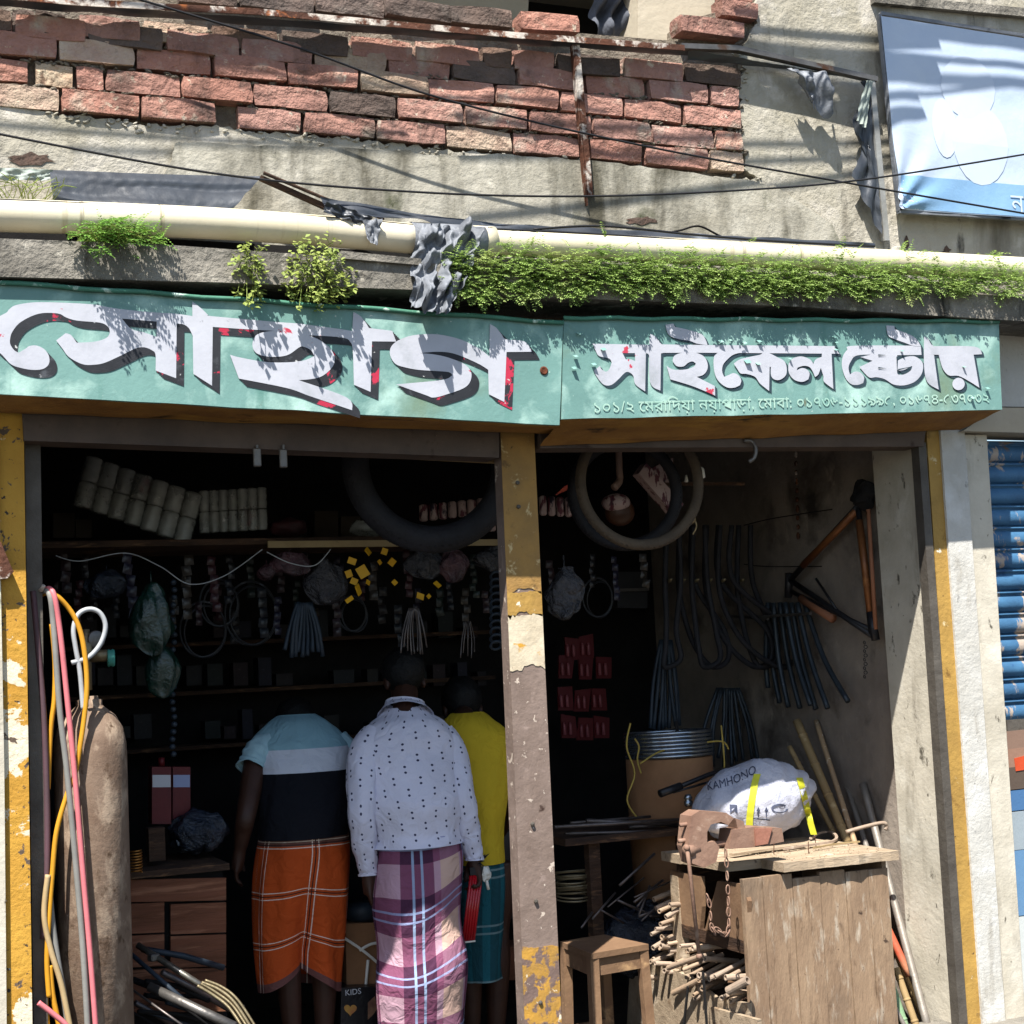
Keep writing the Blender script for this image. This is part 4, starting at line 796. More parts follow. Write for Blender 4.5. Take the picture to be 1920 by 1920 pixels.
bag('glossy clear bag of parts left of the yellow packets', 610, 1095, 38, 40, .9, M_gloss); bag('dark pinkish bag right of the yellow packets', 850, 1060, 30, 30, .85, M_gloss_p); bag('dull brown bag between yellow packets and pinkish bag', 795, 1055, 34, 32, .88, M_gloss)
bag('pinkish bag hanging under the arcing wire', 545, 1058, 38, 22, .9, M_gloss_p); bag('small reddish bag at the left of the arcing wire', 500, 1072, 18, 16, .95, M_gloss_p)
bag('patterned dark bag against the steel post', 920, 1045, 32, 22, .9, M_gloss); bag('shiny crumpled black bag just right of the steel post', 1060, 1110, 34, 46, .5, M_gloss, am=.45)
bag('large dark green plastic bag hanging on the left', 285, 1160, 42, 66, .75, M_gloss_g); bag('folded green plastic bag below the large one', 305, 1255, 30, 52, .8, M_gloss_g)
bag('dark bag hanging far left behind the hoses', 200, 1095, 40, 26, .9, M_gloss_b)
def bundle(name, lab, cat, u0, u1, v0, v1, n, y, r, m_, grp=None, wob=3):
    o = thing(name, lab, cat, P((u0+u1)/2, v1, y), grp)
    for i in range(n):
        a = i/(n-1); u = u0+(u1-u0)*a; t = (u0+u1)/2+(u-(u0+u1)/2)*.35
        m = MB(); m.tube(spline([P(t, v0, y), P(t*.4+u*.6+rr(-wob, wob), (v0+v1)/2, y-.02*math.sin(i)), P(u+rr(-wob, wob), v1+rr(-9, 9), y-.01)], 4), r, 6); m.build('strand', m_, o, True)
M_stl = mk('dark_metal_strand', '#6d6460', '#4a4442', 9, .35, .1, metal=.5); M_bl = mk('blue_black_rubber', '#2c3640', '#1f262e', 9, .5, .1)
bundle('spoke_bundle', 'bundle of thin wavy spokes hanging over the middle man', 'spokes', 752, 800, 1140, 1222, 9, .9, .0035, M_stl)
bundle('cable_bundle', 'bundle of dark blue cables hanging over the left man', 'cables', 535, 605, 1130, 1225, 9, .95, .009, M_bl)
bundle('spoke_bundle', 'short bundle of straight spokes left of the steel post', 'spokes', 865, 890, 1165, 1225, 5, .95, .0025, M_stl)
ch = thing('chain_pack', 'stack of dark chain packs hanging against the steel post', 'chain', P(930, 1215, .8))
for i in range(11):
    m = MB(); m.torus(P(930, 1080+13*i, .8), .022, .006, 14, 6, (.2, 1, .9)); m.build('coil', M_bl, ch, True)
cs = thing('chain_strip', 'long dark beaded strip hanging beside the green bag', 'chain', P(325, 1440, .85))
for i in range(24):
    m = MB(); m.ball(P(325+2*math.sin(i*1.1), 1092+14*i, .85), (.012, .01, .011), 8, 5); m.build('bead', M_bl, cs, True)
# red boxes, cabinet, coil, forks
M_red = mk('red_box', '#66181c', '#481216', 5, .5, .1); M_wht = mk('white_label', '#b9b9bd', None, 5, .5, .05)
for (lab, u0, u1, y) in (('red and white box on the dark cabinet, left of the pair', 285, 321, .95), ('red and blue-white box on the dark cabinet, right of the pair', 324, 357, 1.0)):
    o = thing('oil_box', lab, 'box', P((u0+u1)/2, 1540, y), 'boxes on the cabinet'); m = MB(); slab(m, [(u0, 1438), (u1, 1438), (u1, 1545), (u0, 1545)], y, .08); m.build('carton', M_red, o)
    m = MB(); slab(m, [(u0+1, 1453), (u1-1, 1453), (u1-1, 1476), (u0+1, 1476)], y-.0022, .002); m.build('label', M_wht if u0 < 300 else mk('bluish_label', '#8d97b8', None, 5, .5, .05), o)
    if u0 < 300:
        m = MB(); m.lathe([(.012, 0), (.012, .03), (.0, .032)], P(303, 1436, y+.04), 10); m.build('cap', M_red, o, True)
M_copper = mk('copper_wire', '#b07a3c', '#8a5a28', 6, .35, .1, metal=.7)
m = MB(); c0 = P(255, 1636, .62)
m.tube([c0+V(.022*math.cos(t*.7), .022*math.sin(t*.7), t*.0011) for t in range(72)], .003, 6, True); solo('copper_coil', m, M_copper, 'small bright copper coil right of the gas cylinder', 'coil', smooth=True)
cb = thing('wooden_cabinet', 'low dark reddish wooden cabinet right of the gas cylinder', 'cabinet', V(P(330, 1800, .7).x, .9, 0))
M_redwood = mk('reddish_plank', '#7a4a34', '#57341f', 4, .8, .5, 24, layers=[('#94644a', 8, .55, .68, (.3, 1, 4)), ('#2f1d14', 10, .6, .7, (.3, 1, 4))], stretch=(.4, 1, 3))
xa, xb = P(225, 1700, .72).x, P(424, 1700, .72).x; zt_ = P(330, 1640, .72).z
m = MB(); m.box(V((xa+xb)/2, .96, zt_+.012), (xb-xa+.03, .5, .024)); m.build('top', M_darkwood, cb)
for i, (v0, v1, ua, ub) in enumerate(((1650, 1692, 225, 424), (1696, 1752, 225, 308), (1696, 1752, 320, 424), (1756, 1815, 225, 308), (1756, 1815, 320, 424), (1819, 1900, 225, 424))):
    m = MB(); slab(m, [(ua, v0), (ub, v0-4), (ub, v1-4), (ua, v1)], .72, .02); m.build('plank', M_redwood, cb)
m = MB(); m.box(V((xa+xb)/2, .98, zt_/2), (xb-xa, .44, zt_)); m.build('carcass', M_dark, cb)
m = MB(); c = P(370, 1560, .95); m.ball(c, (.11, .1, .08), 24, 16); m.v = [p+V(N(p, 20), N(p, 22, 4), N(p, 24, 8))*.03 for p in m.v]; solo('plastic_heap', m, M_gloss_b, 'heap of dark crumpled plastic on the low cabinet', 'plastic', smooth=True)
m = MB(); m.box(P(292, 1582, .85), (.06, .06, .12)); solo('wooden_block', m, M_darkwood, 'small brown wooden block on the low cabinet', 'block')
M_chr = mk('worn_chrome', '#a09c90', '#6d675c', 9, .3, .2, metal=.8, layers=[('#6b4d30', 9, .6, .68)])
def rod(name, lab, cat, a, b, r, m_, grp=None, hollow=False, n=10):
    m = MB(); (m.pipe(a, b, r, r*.72, n) if hollow else m.tube([a, a.lerp(b, .5), b], r, n)); return solo(name, m, m_, lab, cat, grp, not hollow)
rod('fork_tube', 'shiny old fork tube on the floor by the cylinder, uppermost', 'tube', P(258, 1772, .5), P(400, 1862, .3), .011, M_chr, 'bicycle parts on the floor')
rod('fork_tube', 'dark tube lying across below the shiny fork tube', 'tube', P(236, 1780, .45), P(350, 1880, .25), .008, M_bl, 'bicycle parts on the floor')
rod('fork_tube', 'thick grey tube lowest in the heap of bicycle parts', 'tube', P(280, 1850, .3), P(440, 1925, .1), .016, M_steel, 'bicycle parts on the floor')
rod('fork_tube', 'thin dark rod at the left of the heap of bicycle parts', 'tube', P(240, 1850, .3), P(360, 1935, .1), .004, M_stl, 'bicycle parts on the floor')
for (lab, pl) in (('bundle of brass coloured cables at the lower end of the fork tube', [(370, 1848, .3), (400, 1866, .28), (430, 1890, .25), (460, 1935, .2)]), ('bent black cable beside the brass coloured ones', [(378, 1842, .3), (410, 1855, .28), (440, 1880, .25), (476, 1935, .2)])):
    m = MB(); m.tube(spline(pts(pl), 6), .006, 6); m.tube(spline([p+V(.012, 0, .006) for p in pts(pl)], 6), .005, 6); solo('cable', m, M_brass if 'brass' in lab else M_bl, lab, 'cable', 'bicycle parts on the floor', True)
m = MB(); m.box(P(288, 1795, .45), (.035, .03, .025), .4, bev=.004); solo('clamp', m, M_steel, 'grey clamp on the shiny fork tube', 'clamp')
# between and behind the men
M_card = mk('cardboard', '#8f6848', '#79563a', 4, .9, .2, 30, layers=[('#6b5034', 6, .62, .72)])
o = thing('carton', 'brown carton tied with white straps between the left and middle man', 'carton', P(682, 1850, 1.0)); m = MB(); slab(m, [(648, 1732), (716, 1730), (716, 1850), (650, 1852)], 1.0, .2); m.build('box', M_card, o)
m = MB(); m.tube(spline(pts([(644, 1758, .98), (680, 1782, .98), (716, 1812, .98)]), 4), .006, 6); m.build('strap', M_lampw, o); m = MB(); m.tube(spline(pts([(674, 1782, .98), (696, 1770, .98), (718, 1768, .98)]), 4), .006, 6); m.build('strap', M_lampw, o); m = MB(); m.tube(pts([(690, 1800, .985), (686, 1845, .985)]), .006, 6); m.build('strap', M_lampw, o)
m = MB(); m.lathe([(.04, 0), (.075, .02), (.08, .06), (.06, .08), (0, .08)], P(680, 1728, 1.08), 18); solo('black_pan', m, M_bl, 'dull black pan on top of the carton', 'pan', smooth=True)
bk = thing('printed_sack', 'black printed sack with a yellow heart below the carton', 'sack', P(676, 1940, .95)); m = MB(); slab(m, [(640, 1852), (712, 1850), (714, 1960), (638, 1960)], .93, .14); m.build('sack', mk('black_sack', '#1b1a1c', None, 5, .35, .3), bk)
text(bk, 'KIDS', 648, 1867, .022, .928, M_wht, 'lettering')
m = MB(); n = 24; hc = (657, 1893); hp = [(hc[0]+.75*(16*math.sin(6.283*i/n)**3), hc[1]-.75*(13*math.cos(6.283*i/n)-5*math.cos(2*6.283*i/n)-2*math.cos(3*6.283*i/n)-math.cos(4*6.283*i/n))) for i in range(n)]; slab(m, hp, .927, .002); m.build('heart', mk('heart_print', '#b08a3c', '#a0643c', 20, .5, .05), bk)
m = MB(); slab(m, [(690, 1880), (703, 1868), (708, 1890), (700, 1902), (690, 1912)], .927, .002); m.build('print', mk('sack_print', '#8a6a50', '#5a3a34', 20, .5, .05), bk)
m = MB(); slab(m, [(928, 1560), (985, 1560), (985, 1722), (930, 1722)], 1.5, .1); solo('grey_panel', m, mk('dull_grey_panel', '#57534f', '#45413e', 4, .8, .2), 'dull grey panel behind the man in yellow', 'panel')
m = MB(); slab(m, [(920, 1775), (1000, 1775), (1000, 1838), (920, 1838)], 1.2, .2); solo('brown_crate', m, M_redwood, 'brown crate behind the steel post near the floor', 'crate')

# ---------------------------------------------------------------- right half of the shop
XW = XR+.045
def WX(l, dx=0): return [PX(a[0], a[1], XW-dx) for a in l]
M_ftube = mk('copper_paint_tube', '#8d5a34', '#6d4228', 7, .4, .1, metal=.3, layers=[('#b07a4a', 9, .6, .7)]); M_ftape = mk('masking_tape', '#a06a4c', '#8a5a40', 6, .7, .1); M_fblk = mk('black_tube', '#1c1b1d', '#2a292b', 6, .4, .1)
fr = thing('bicycle_frame', 'copper coloured bicycle frame hanging on the right inner wall', 'bicycle frame', PX(1600, 1190, XW-.05))
for (a, b, r, m_) in (((1612, 945), (1484, 1085), .013, M_fblk), ((1606, 958), (1506, 1060), .0165, M_ftube), ((1608, 940), (1634, 1190), .012, M_fblk), ((1611, 975), (1632, 1148), .0165, M_ftube), ((1628, 955), (1642, 1180), .009, M_ftape), ((1482, 1088), (1640, 1195), .013, M_fblk), ((1503, 1122), (1562, 1160), .02, M_ftape), ((1485, 1110), (1636, 1182), .01, M_fblk), ((1530, 1085), (1572, 1148), .006, M_fblk), ((1480, 1075), (1478, 1120), .018, M_fblk), ((1632, 1148), (1642, 1200), .018, M_fblk)):
    m = MB(); m.tube(WX([a, b], .06), r, 10); m.build('tube', m_, fr, True)
m = MB(); m.ball(PX(1620, 930, XW-.05), (.04, .07, .06), 20, 14); m.v = [p+V(N(p, 26), N(p, 28, 3), N(p, 24, 7))*.03 for p in m.v]; solo('black_cloth_bundle', m, M_dark, 'black cloth bundle on top of the hanging bicycle frame', 'cloth', smooth=True)
m = MB()
for i in range(9): m.torus(PX(1621+2*(i % 2), 1205+8*i, XW-.05), .007, .0018, 10, 5, (1, i % 2, .2))
solo('small_chain', m, M_fblk, 'short black chain dangling below the bicycle frame', 'chain')
bc = thing('bead_string', 'string of dark beads hanging on the right inner wall left of the frame', 'beads', PX(1495, 1010, XW-.02))
for i in range(10):
    m = MB(); m.ball(PX(1492+.5*i, 852+17*i, XW-.015), (.008, .01, .012+.006*(i % 3 == 0)), 8, 6); m.build('bead', M_rust, bc, True)
wire('wall_wire', 'thin wire across the right inner wall above the frame', 'wire', WX([(1395, 985), (1450, 972), (1560, 955)], .01), .0025, M_dark); wire('wall_wire', 'thin wire across the right inner wall at frame height', 'wire', WX([(1395, 1058), (1440, 1062), (1540, 1062)], .01), .0025, M_dark)
M_mud = mk('dark_mudguard', '#2b3238', '#3a4147', 8, .4, .2, 50, layers=[('#6d7074', 25, .66, .7)], metal=.3)
mg = thing('tube_bundle', 'bundle of dark steel tubes hanging under the bicycle frame on the wall', 'tubes', PX(1530, 1330, XW-.08))
for (ut, ub, vb, dx) in ((1440, 1462, 1318, .05), (1450, 1478, 1326, .07), (1462, 1500, 1328, .05), (1472, 1520, 1322, .08), (1484, 1530, 1330, .05), (1495, 1552, 1328, .07), (1508, 1590, 1315, .05), (1440, 1440, 1290, .06)):
    m = MB(); m.tube(spline(WX([(ut, 1130), ((ut+ub)/2-4, 1235), (ub, vb)], dx), 5), .0125, 8); m.build('tube', M_mud, mg, True)
m = MB(); m.tube(WX([(1362, 1155), (1440, 1160)], .1), .008, 6); m.tube(WX([(1400, 1158), (1520, 1150)], .1), .008, 6); solo('wall_peg', m, M_steel, 'grey peg sticking out of the wall above the tube bundle', 'peg')
for i, (u, du, lab) in enumerate(((1250, -4, 'black inner tube hanging at the left of the row'), (1275, 60, 'black inner tube with a brass valve, second in the row'), (1300, 20, 'black inner tube hanging third in the row'), (1325, 90, 'black inner tube with a bright valve, fourth in the row'), (1350, 110, 'black inner tube curving to the right in the row'), (1385, 40, 'black inner tube hanging at the right end of the row'))):
    o = thing('inner_tube', lab, 'inner tube', P(u, 1260, 1.2), 'inner tubes hanging in a row'); y = 1.15+.05*(i % 2)
    m = MB(); m.tube(spline(pts([(u, 985), (u-3, 1090), (u+du*.15, 1160), (u+du*.5, 1215), (u+du, 1250), (u+du+30, 1235), (u+du+22, 1180), (u+26, 1090), (u+22, 985)], y), 8), .013, 8); m.build('tube', M_tyre, o, True)
    m = MB(); m.lathe([(.007, 0), (.009, .01), (.005, .03), (0, .03)], P(u+4, 1090, y-.02), 8, (0, -1, .3)); m.build('valve', M_brass, o, True)
ROWN = {1215: 'top', 1212: 'top', 1250: 'second', 1252: 'second', 1310: 'third', 1312: 'third', 1362: 'lowest', 1366: 'lowest'}
for (u, v) in ((1072, 1215), (1100, 1212), (1062, 1250), (1098, 1252), (1132, 1250), (1060, 1310), (1092, 1312), (1122, 1310), (1066, 1362), (1098, 1366), (1128, 1362)):
    o = thing('blister_card', 'dark red blister card, '+ROWN[v]+' row, '+('left' if u < 1080 else ('middle' if u < 1115 else 'right'))+' one, on the rear wall beside the steel post', 'card', P(u, v+20, 1.9), 'red blister cards'); m = MB(); slab(m, [(u-14+rr(-2, 2), v-20+rr(-4, 4)), (u+14+rr(-2, 2), v-20+rr(-4, 4)), (u+14+rr(-4, 4), v+22), (u-14+rr(-4, 4), v+22)], 1.9, .01); m.build('card', M_red, o)
    for d in (-7, 4):
        m = MB(); m.lathe([(.006, 0), (.008, .004), (.008, .045), (.004, .06), (0, .06)], P(u+d, v+16, 1.885), 8); m.build('bottle', mk('dim_red_bottle', '#8c4a4e', None, 5, .3, 0) if 'dim_red_bottle' not in bpy.data.materials else bpy.data.materials['dim_red_bottle'], o, True)
bx = thing('wall_box', 'dark grey switch box on the rear wall beside the inner tubes', 'box', P(1185, 1140, 1.9)); m = MB(); slab(m, [(1158, 1072), (1214, 1072), (1214, 1140), (1158, 1140)], 1.9, .08); m.build('case', mk('dark_grey_box', '#3a3a3c', '#2c2c2e', 5, .5, .1), bx)
m = MB(); m.box(P(1186, 1106, 1.88), (.17, .03, .015)); m.build('lid_edge', M_steel, bx)
for (u0, u1, v0, v1, y, lab, m_) in ((1222, 1275, 1200, 1360, 1.3, 'bundle of blue black cables behind the carton', M_bl), (1310, 1420, 1290, 1430, 1.5, 'spread bundle of dark strips hanging low behind the white sack', M_mud)):
    bundle('cable_bundle', lab, 'cables', u0, u1, v0, v1, 10, y, .009, m_, wob=5)
# ---------------------------------------------------------------- the three men (seen from behind, bent over the counter)
M_skin = mk('brown_skin', '#3e261b', '#352017', 20, .55, .08, 120, spec=.35); M_hair = mk('black_hair', '#070707', '#0c0b0b', 40, .6, .6, 120)
def uvmat(name, fn, rough=.85, bump=.25, bsc=260):      # woven cloth coloured through its own weave coordinates (metres)
    m = bpy.data.materials.new(name); m.use_nodes = True; t = m.node_tree; b = t.nodes['Principled BSDF']; n = t.nodes; L = t.links.new
    uvn = n.new('ShaderNodeUVMap'); sp = n.new('ShaderNodeSeparateXYZ'); L(uvn.outputs[0], sp.inputs[0])
    def mt(op, a, c=0.0, d=None):
        q = n.new('ShaderNodeMath'); q.operation = op
        for i, z in enumerate((a, c, d)):
            if z is None: continue
            if isinstance(z, (int, float)): q.inputs[i].default_value = z
            else: L(z, q.inputs[i])
        return q.outputs[0]
    def mix(f, a, c):
        q = n.new('ShaderNodeMix'); q.data_type = 'RGBA'
        if isinstance(f, (int, float)): q.inputs[0].default_value = f
        else: L(f, q.inputs[0])
        for i, z in ((6, a), (7, c)):
            if isinstance(z, (tuple, str)): q.inputs[i].default_value = hx(z) if isinstance(z, str) else z
            else: L(z, q.inputs[i])
        return q.outputs[2]
    def band(x, period, c, w_):                         # 1 inside a stripe centred at c, width w_, every period
        f = mt('PINGPONG', mt('SUBTRACT', x, c), period/2) if period else mt('ABSOLUTE', mt('SUBTRACT', x, c))
        return mt('LESS_THAN', f, w_/2)
    col = fn(sp.outputs[0], sp.outputs[1], mt, mix, band, n, L)
    nz = n.new('ShaderNodeTexNoise'); nz.inputs['Scale'].default_value = 6; nz.inputs['Detail'].default_value = 6; L(uvn.outputs[0], nz.inputs['Vector'])
    mr = n.new('ShaderNodeMapRange'); mr.inputs[3].default_value = .82; mr.inputs[4].default_value = 1.12; L(nz.outputs[0], mr.inputs[0])
    hs = n.new('ShaderNodeHueSaturation'); L(col, hs.inputs['Color']); L(mr.outputs[0], hs.inputs['Value']); L(hs.outputs[0], b.inputs['Base Color'])
    b.inputs['Roughness'].default_value = rough; b.inputs['Specular IOR Level'].default_value = .15
    wv = n.new('ShaderNodeTexNoise'); wv.inputs['Scale'].default_value = bsc; L(uvn.outputs[0], wv.inputs['Vector'])
    c2 = n.new('ShaderNodeTexNoise'); c2.inputs['Scale'].default_value = 16; c2.inputs['Detail'].default_value = 3; c2.inputs['Distortion'].default_value = 1.2; L(uvn.outputs[0], c2.inputs['Vector']); u2 = n.new('ShaderNodeBump'); u2.inputs['Strength'].default_value = .55; u2.inputs['Distance'].default_value = .02; L(c2.outputs[0], u2.inputs['Height'])
    u = n.new('ShaderNodeBump'); L(u2.outputs[0], u.inputs['Normal']); u.inputs['Strength'].default_value = bump; u.inputs['Distance'].default_value = .002; L(wv.outputs[0], u.inputs['Height']); L(u.outputs[0], b.inputs['Normal'])
    return m
def f_dots(u, v, mt, mix, band, n, L):
    p = .085; r_ = mt('FLOOR', mt('DIVIDE', v, p*.5)); off = mt('MULTIPLY', mt('MODULO', r_, 2.0), p*.5)
    a = mt('PINGPONG', mt('ADD', mt('ADD', u, off), 5*p), p/2); c = mt('PINGPONG', mt('ADD', mt('SUBTRACT', v, mt('MULTIPLY', r_, p*.5)), 0), p*.25)
    d2 = mt('ADD', mt('MULTIPLY', a, a), mt('POWER', mt('SUBTRACT', c, p*.125), 2.0))
    return mix(mt('LESS_THAN', d2, .00002), '#d2d0de', '#3a3c56')
M_shirt = uvmat('dotted_shirt', f_dots)
def f_tee(u, v, mt, mix, band, n, L): return mix(mt('GREATER_THAN', v, .22), mix(mt('GREATER_THAN', v, .13), '#86aab4', '#c6c9d2'), '#14151b')
M_tee = uvmat('colour_block_tee', f_tee)
def f_sleeve(u, v, mt, mix, band, n, L): return mix(mt('GREATER_THAN', v, .5), '#9cbcc4', '#9cbcc4')
M_tsl = uvmat('tee_sleeve', f_sleeve)
M_ytee = uvmat('yellow_tee', lambda u, v, mt, mix, band, n, L: mix(band(v, 9, 0, .01), '#c9aa2c', '#c9aa2c'))
def f_orange(u, v, mt, mix, band, n, L):
    c = mix(mt('LESS_THAN', v, .065), '#b34a1c', '#6d4a40'); c = mix(mt('GREATER_THAN', v, .58), c, '#6a4540')
    for q, lo in ((.21, 0), (.21, 1)):
        o = .012*(1 if lo else -1); c = mix(band(u, q, .03+o, .0035), c, '#d8c4b4'); c = mix(band(v, .19, .06+o, .0035), c, '#d8c4b4')
    c = mix(band(u, .21, .03, .004), c, '#3a2420'); c = mix(band(v, .19, .06, .004), c, '#3a2420'); return c
M_orange = uvmat('orange_check_lungi', f_orange)
def f_plaid(u, v, mt, mix, band, n, L):
    c = mix(band(u, .25, .05, .12), '#b995a2', '#7d4a62'); k = band(v, .24, .02, .13); c2 = mix(band(u, .25, .05, .12), '#7d4a62', '#4a2a40'); c = mix(k, c, c2)
    c = mix(band(u, .5, .17, .09), c, mix(k, '#c9a898', '#8a5f72'))
    for o in (-.016, .016):
        c = mix(mt('MULTIPLY', band(u, .25, .05+o, .009), .75), c, '#9db4d2'); c = mix(mt('MULTIPLY', band(v, .24, .02+o, .008), .75), c, '#9aa6cc')
    return c
M_plaid = uvmat('plaid_lungi', f_plaid)
def f_teal(u, v, mt, mix, band, n, L):
    c = mix(band(u, .12, .03, .05), '#1f4a52', '#23606a')
    for o in (.0, .03): c = mix(mt('MULTIPLY', band(v, .22, .06+o, .008), .6), c, '#8aa0a0')
    return c
M_teall = uvmat('teal_check_lungi', f_teal)

def body_mesh(parts, name, parent, m_, vox=.0065):       # joints and capsules fused into ONE continuous skin
    mb = MB()
    for p in parts:
        if p[0] == 'cap': mb.tube(spline(p[1], 5), sum([[p[2][i]+(p[2][i+1]-p[2][i])*t/5 for t in range(5)] for i in range(len(p[2])-1)], [])+[p[2][-1]], 12)
        elif p[0] == 'ball': mb.ball(p[1], p[2], 16, 12, p[3] if len(p) > 3 else None)
    o = mb.build(name, m_, parent)
    md = o.modifiers.new('r', 'REMESH'); md.mode = 'VOXEL'; md.voxel_size = vox; md.use_smooth_shade = True
    ms = o.modifiers.new('s', 'SMOOTH'); ms.factor = .5; ms.iterations = 4
    dg = bpy.context.evaluated_depsgraph_get(); me = bpy.data.meshes.new_from_object(o.evaluated_get(dg)); me.name = name
    o.modifiers.clear(); o.data = me; me.polygons.foreach_set('use_smooth', [True]*len(me.polygons)); return o
def hand(w_, d, palmdir, thumb, curl=.5, s=1.0):
    # wrist w_, direction d, palmdir = palm normal, thumb = side the thumb is on
    d = d.normalized(); th = (thumb-d*thumb.dot(d)).normalized(); pn = d.cross(th); pn = pn if pn.dot(palmdir) > 0 else -pn
    out = [('cap', [w_-d*.01, w_+d*.04*s, w_+d*.085*s], [.024*s, .027*s, .024*s])]
    for k in range(4): out.append(('cap', [w_+d*.02*s+th*(.022-.0147*k)*s*.6, w_+d*.085*s+th*(.028-.0187*k)*s], [.012*s, .0105*s]))
    for k, L in enumerate((.068, .076, .070, .056)):
        b = w_+d*.085*s+th*(.028-.0187*k)*s; c = curl*(1+.12*k); p = [b]; a = c*.35
        for seg in (.45, .32, .25):
            p.append(p[-1]+(d*math.cos(a)+pn*math.sin(a))*L*seg*s); a += c*.75
        out.append(('cap', p, [.0095*s, .009*s, .008*s, .0068*s]))
    b = w_+d*.028*s+th*.024*s
    out.append(('cap', [b-d*.004, b+(d*.6+th*.55+pn*.25).normalized()*.03*s, b+(d*.9+th*.35+pn*.4).normalized()*.058*s, b+(d+th*.12+pn*.5).normalized()*.078*s], [.014*s, .0115*s, .0098*s, .0078*s]))
    return out
def head(c, f, s=1.0):                                  # skull, jaw, nose, ears, lips, brows; f = facing direction
    f = f.normalized(); sd = f.cross(V(0, 0, 1)).normalized(); up = sd.cross(f); m = Matrix((sd, f, up)).transposed(); T = lambda x, y, z: c+sd*x*s+f*y*s+up*z*s
    o = [('ball', T(0, -.012, .03), (.076*s, .095*s, .088*s), m), ('ball', T(0, .03, -.045), (.056*s, .066*s, .062*s), m), ('cap', [T(0, .088, .012), T(0, .108, -.018)], [.009*s, .014*s]), ('cap', [T(-.024, .086, -.055), T(0, .094, -.054), T(.024, .086, -.055)], [.006*s, .009*s, .006*s]), ('ball', T(0, .078, -.088), (.024*s, .02*s, .018*s), m)]
    for q in (-1, 1):
        o += [('ball', T(q*.078, -.005, -.01), (.011*s, .022*s, .034*s), m), ('cap', [T(q*.048, .078, .028), T(q*.016, .088, .03)], [.008*s, .008*s]), ('ball', T(q*.03, .078, .008), (.013*s, .009*s, .010*s), m)]
    return o, T, m
def wrinkle(o_, amp, fr, stretch=1.0):
    def f(a, t): return amp*(N((math.cos(a)*fr, math.sin(a)*fr, t*fr*stretch), 1, o_)+.6*N((math.cos(a)*fr*2.3, math.sin(a)*fr*2.3, t*fr*2.6*stretch), 1, o_+4))
    return f
def person(label, y, spec):
    Q = lambda a: P(a[0], a[1], y+(a[2] if len(a) > 2 else 0))
    hip = Q(spec['hip']); root = thing('person', label, 'person', V(hip.x, hip.y, 0), 'three men standing at the counter')
    col = Q(spec['collar']); hd = Q(spec['head']); fdir = V(*spec['face']); parts, T, hm = head(hd, fdir)
    shL, shR = Q(spec['shL']), Q(spec['shR']); mid = (shL+shR)/2
    sp_ = [hip, hip.lerp(mid, .5), mid, col, hd+V(0, -.02, -.03)]
    parts += [('cap', sp_, [.10, .095, .08, .048, .046]), ('cap', [shL, mid, shR], [.045, .05, .045])]
    for sx, kn, an in ((-1, spec['kneeL'], spec['ankL']), (1, spec['kneeR'], spec['ankR'])):
        k, a = Q(kn), Q(an); h0 = hip+V(sx*.085, 0, -.06)
        parts += [('cap', [h0, h0.lerp(k, .5), k, k.lerp(a, .35)+V(0, -.015, 0), a], [.088, .075, .056, .055, .036]), ('cap', [a+V(0, -.03, -.035), a+V(0, .06, -.05), a+V(sx*.01, .16, -.06)], [.034, .036, .022])]
    for S_, sh_ in (('L', shL), ('R', shR)):
        e, w_ = Q(spec['el'+S_]), Q(spec['wr'+S_]); hd_ = V(*spec.get('hd'+S_, (0, .1, -1)))
        parts += [('cap', [sh_, sh_.lerp(e, .5), e, e.lerp(w_, .4), w_], [.05, .046, .039, .036, .025])]
        parts += hand(w_, hd_, V(1 if S_ == 'L' else -1, .2, 0), V(.2 if S_ == 'L' else -.2, 1, 0) if not spec.get('th'+S_) else V(*spec['th'+S_]), spec.get('curl'+S_, .5))
    body_mesh(parts, 'body', root, M_skin)
    h = MB(); h.ball(T(0, -.024, .035), (.088, .1, .096), 28, 20, hm)
    keep = [i for i, p in enumerate(h.v) if (p-T(0, 0, 0)).dot(fdir.normalized()) < .05 and (p-hd).dot(hm @ V(0, 0, 1)) > -.075]
    ks = set(keep); h.f = [f for f in h.f if all(i in ks for i in f)]; h.mi = [0]*len(h.f); h.v = [p+V(N(p, 60), N(p, 63, 3), N(p, 58, 6))*.007 for p in h.v]
    h.build('hair', M_hair, root, True)
    return root, Q
# middle man: dotted white shirt, plaid lungi, red packet in his right hand
YM = .74
pm, Q = person('man in a dotted white long sleeved shirt and plaid pink lungi, seen from behind', YM, dict(hip=(786, 1600), collar=(758, 1335, .14), head=(757, 1277, .28), face=(0, .85, -.6), shL=(694, 1392, .09), shR=(832, 1386, .09), kneeL=(745, 1800), kneeR=(830, 1800), ankL=(750, 2010), ankR=(825, 2010), elL=(678, 1512, -.02), elR=(866, 1492, -.03), wrL=(690, 1636, .02), wrR=(888, 1606, -.02), hdL=(.06, .1, -1), hdR=(.12, .05, -1), curlL=.45, curlR=1.0))
def R2(u0, u1, v, y, b): a, c = P(u0, v, y), P(u1, v, y); return (a+c)/2, ((c-a).length/2, b)
def cloth_loft(name, par, m_, rows, fold, sub=9, n=90, cap=False, uvr=.16, dz=None):
    pr = [R2(*r_) for r_ in rows]; m = MB(); m.loft([p[0] for p in pr], [p[1] for p in pr], n, (1, 0, 0), fold, sub, cap, uvr, True, dz); return m.build(name, m_, par, True)
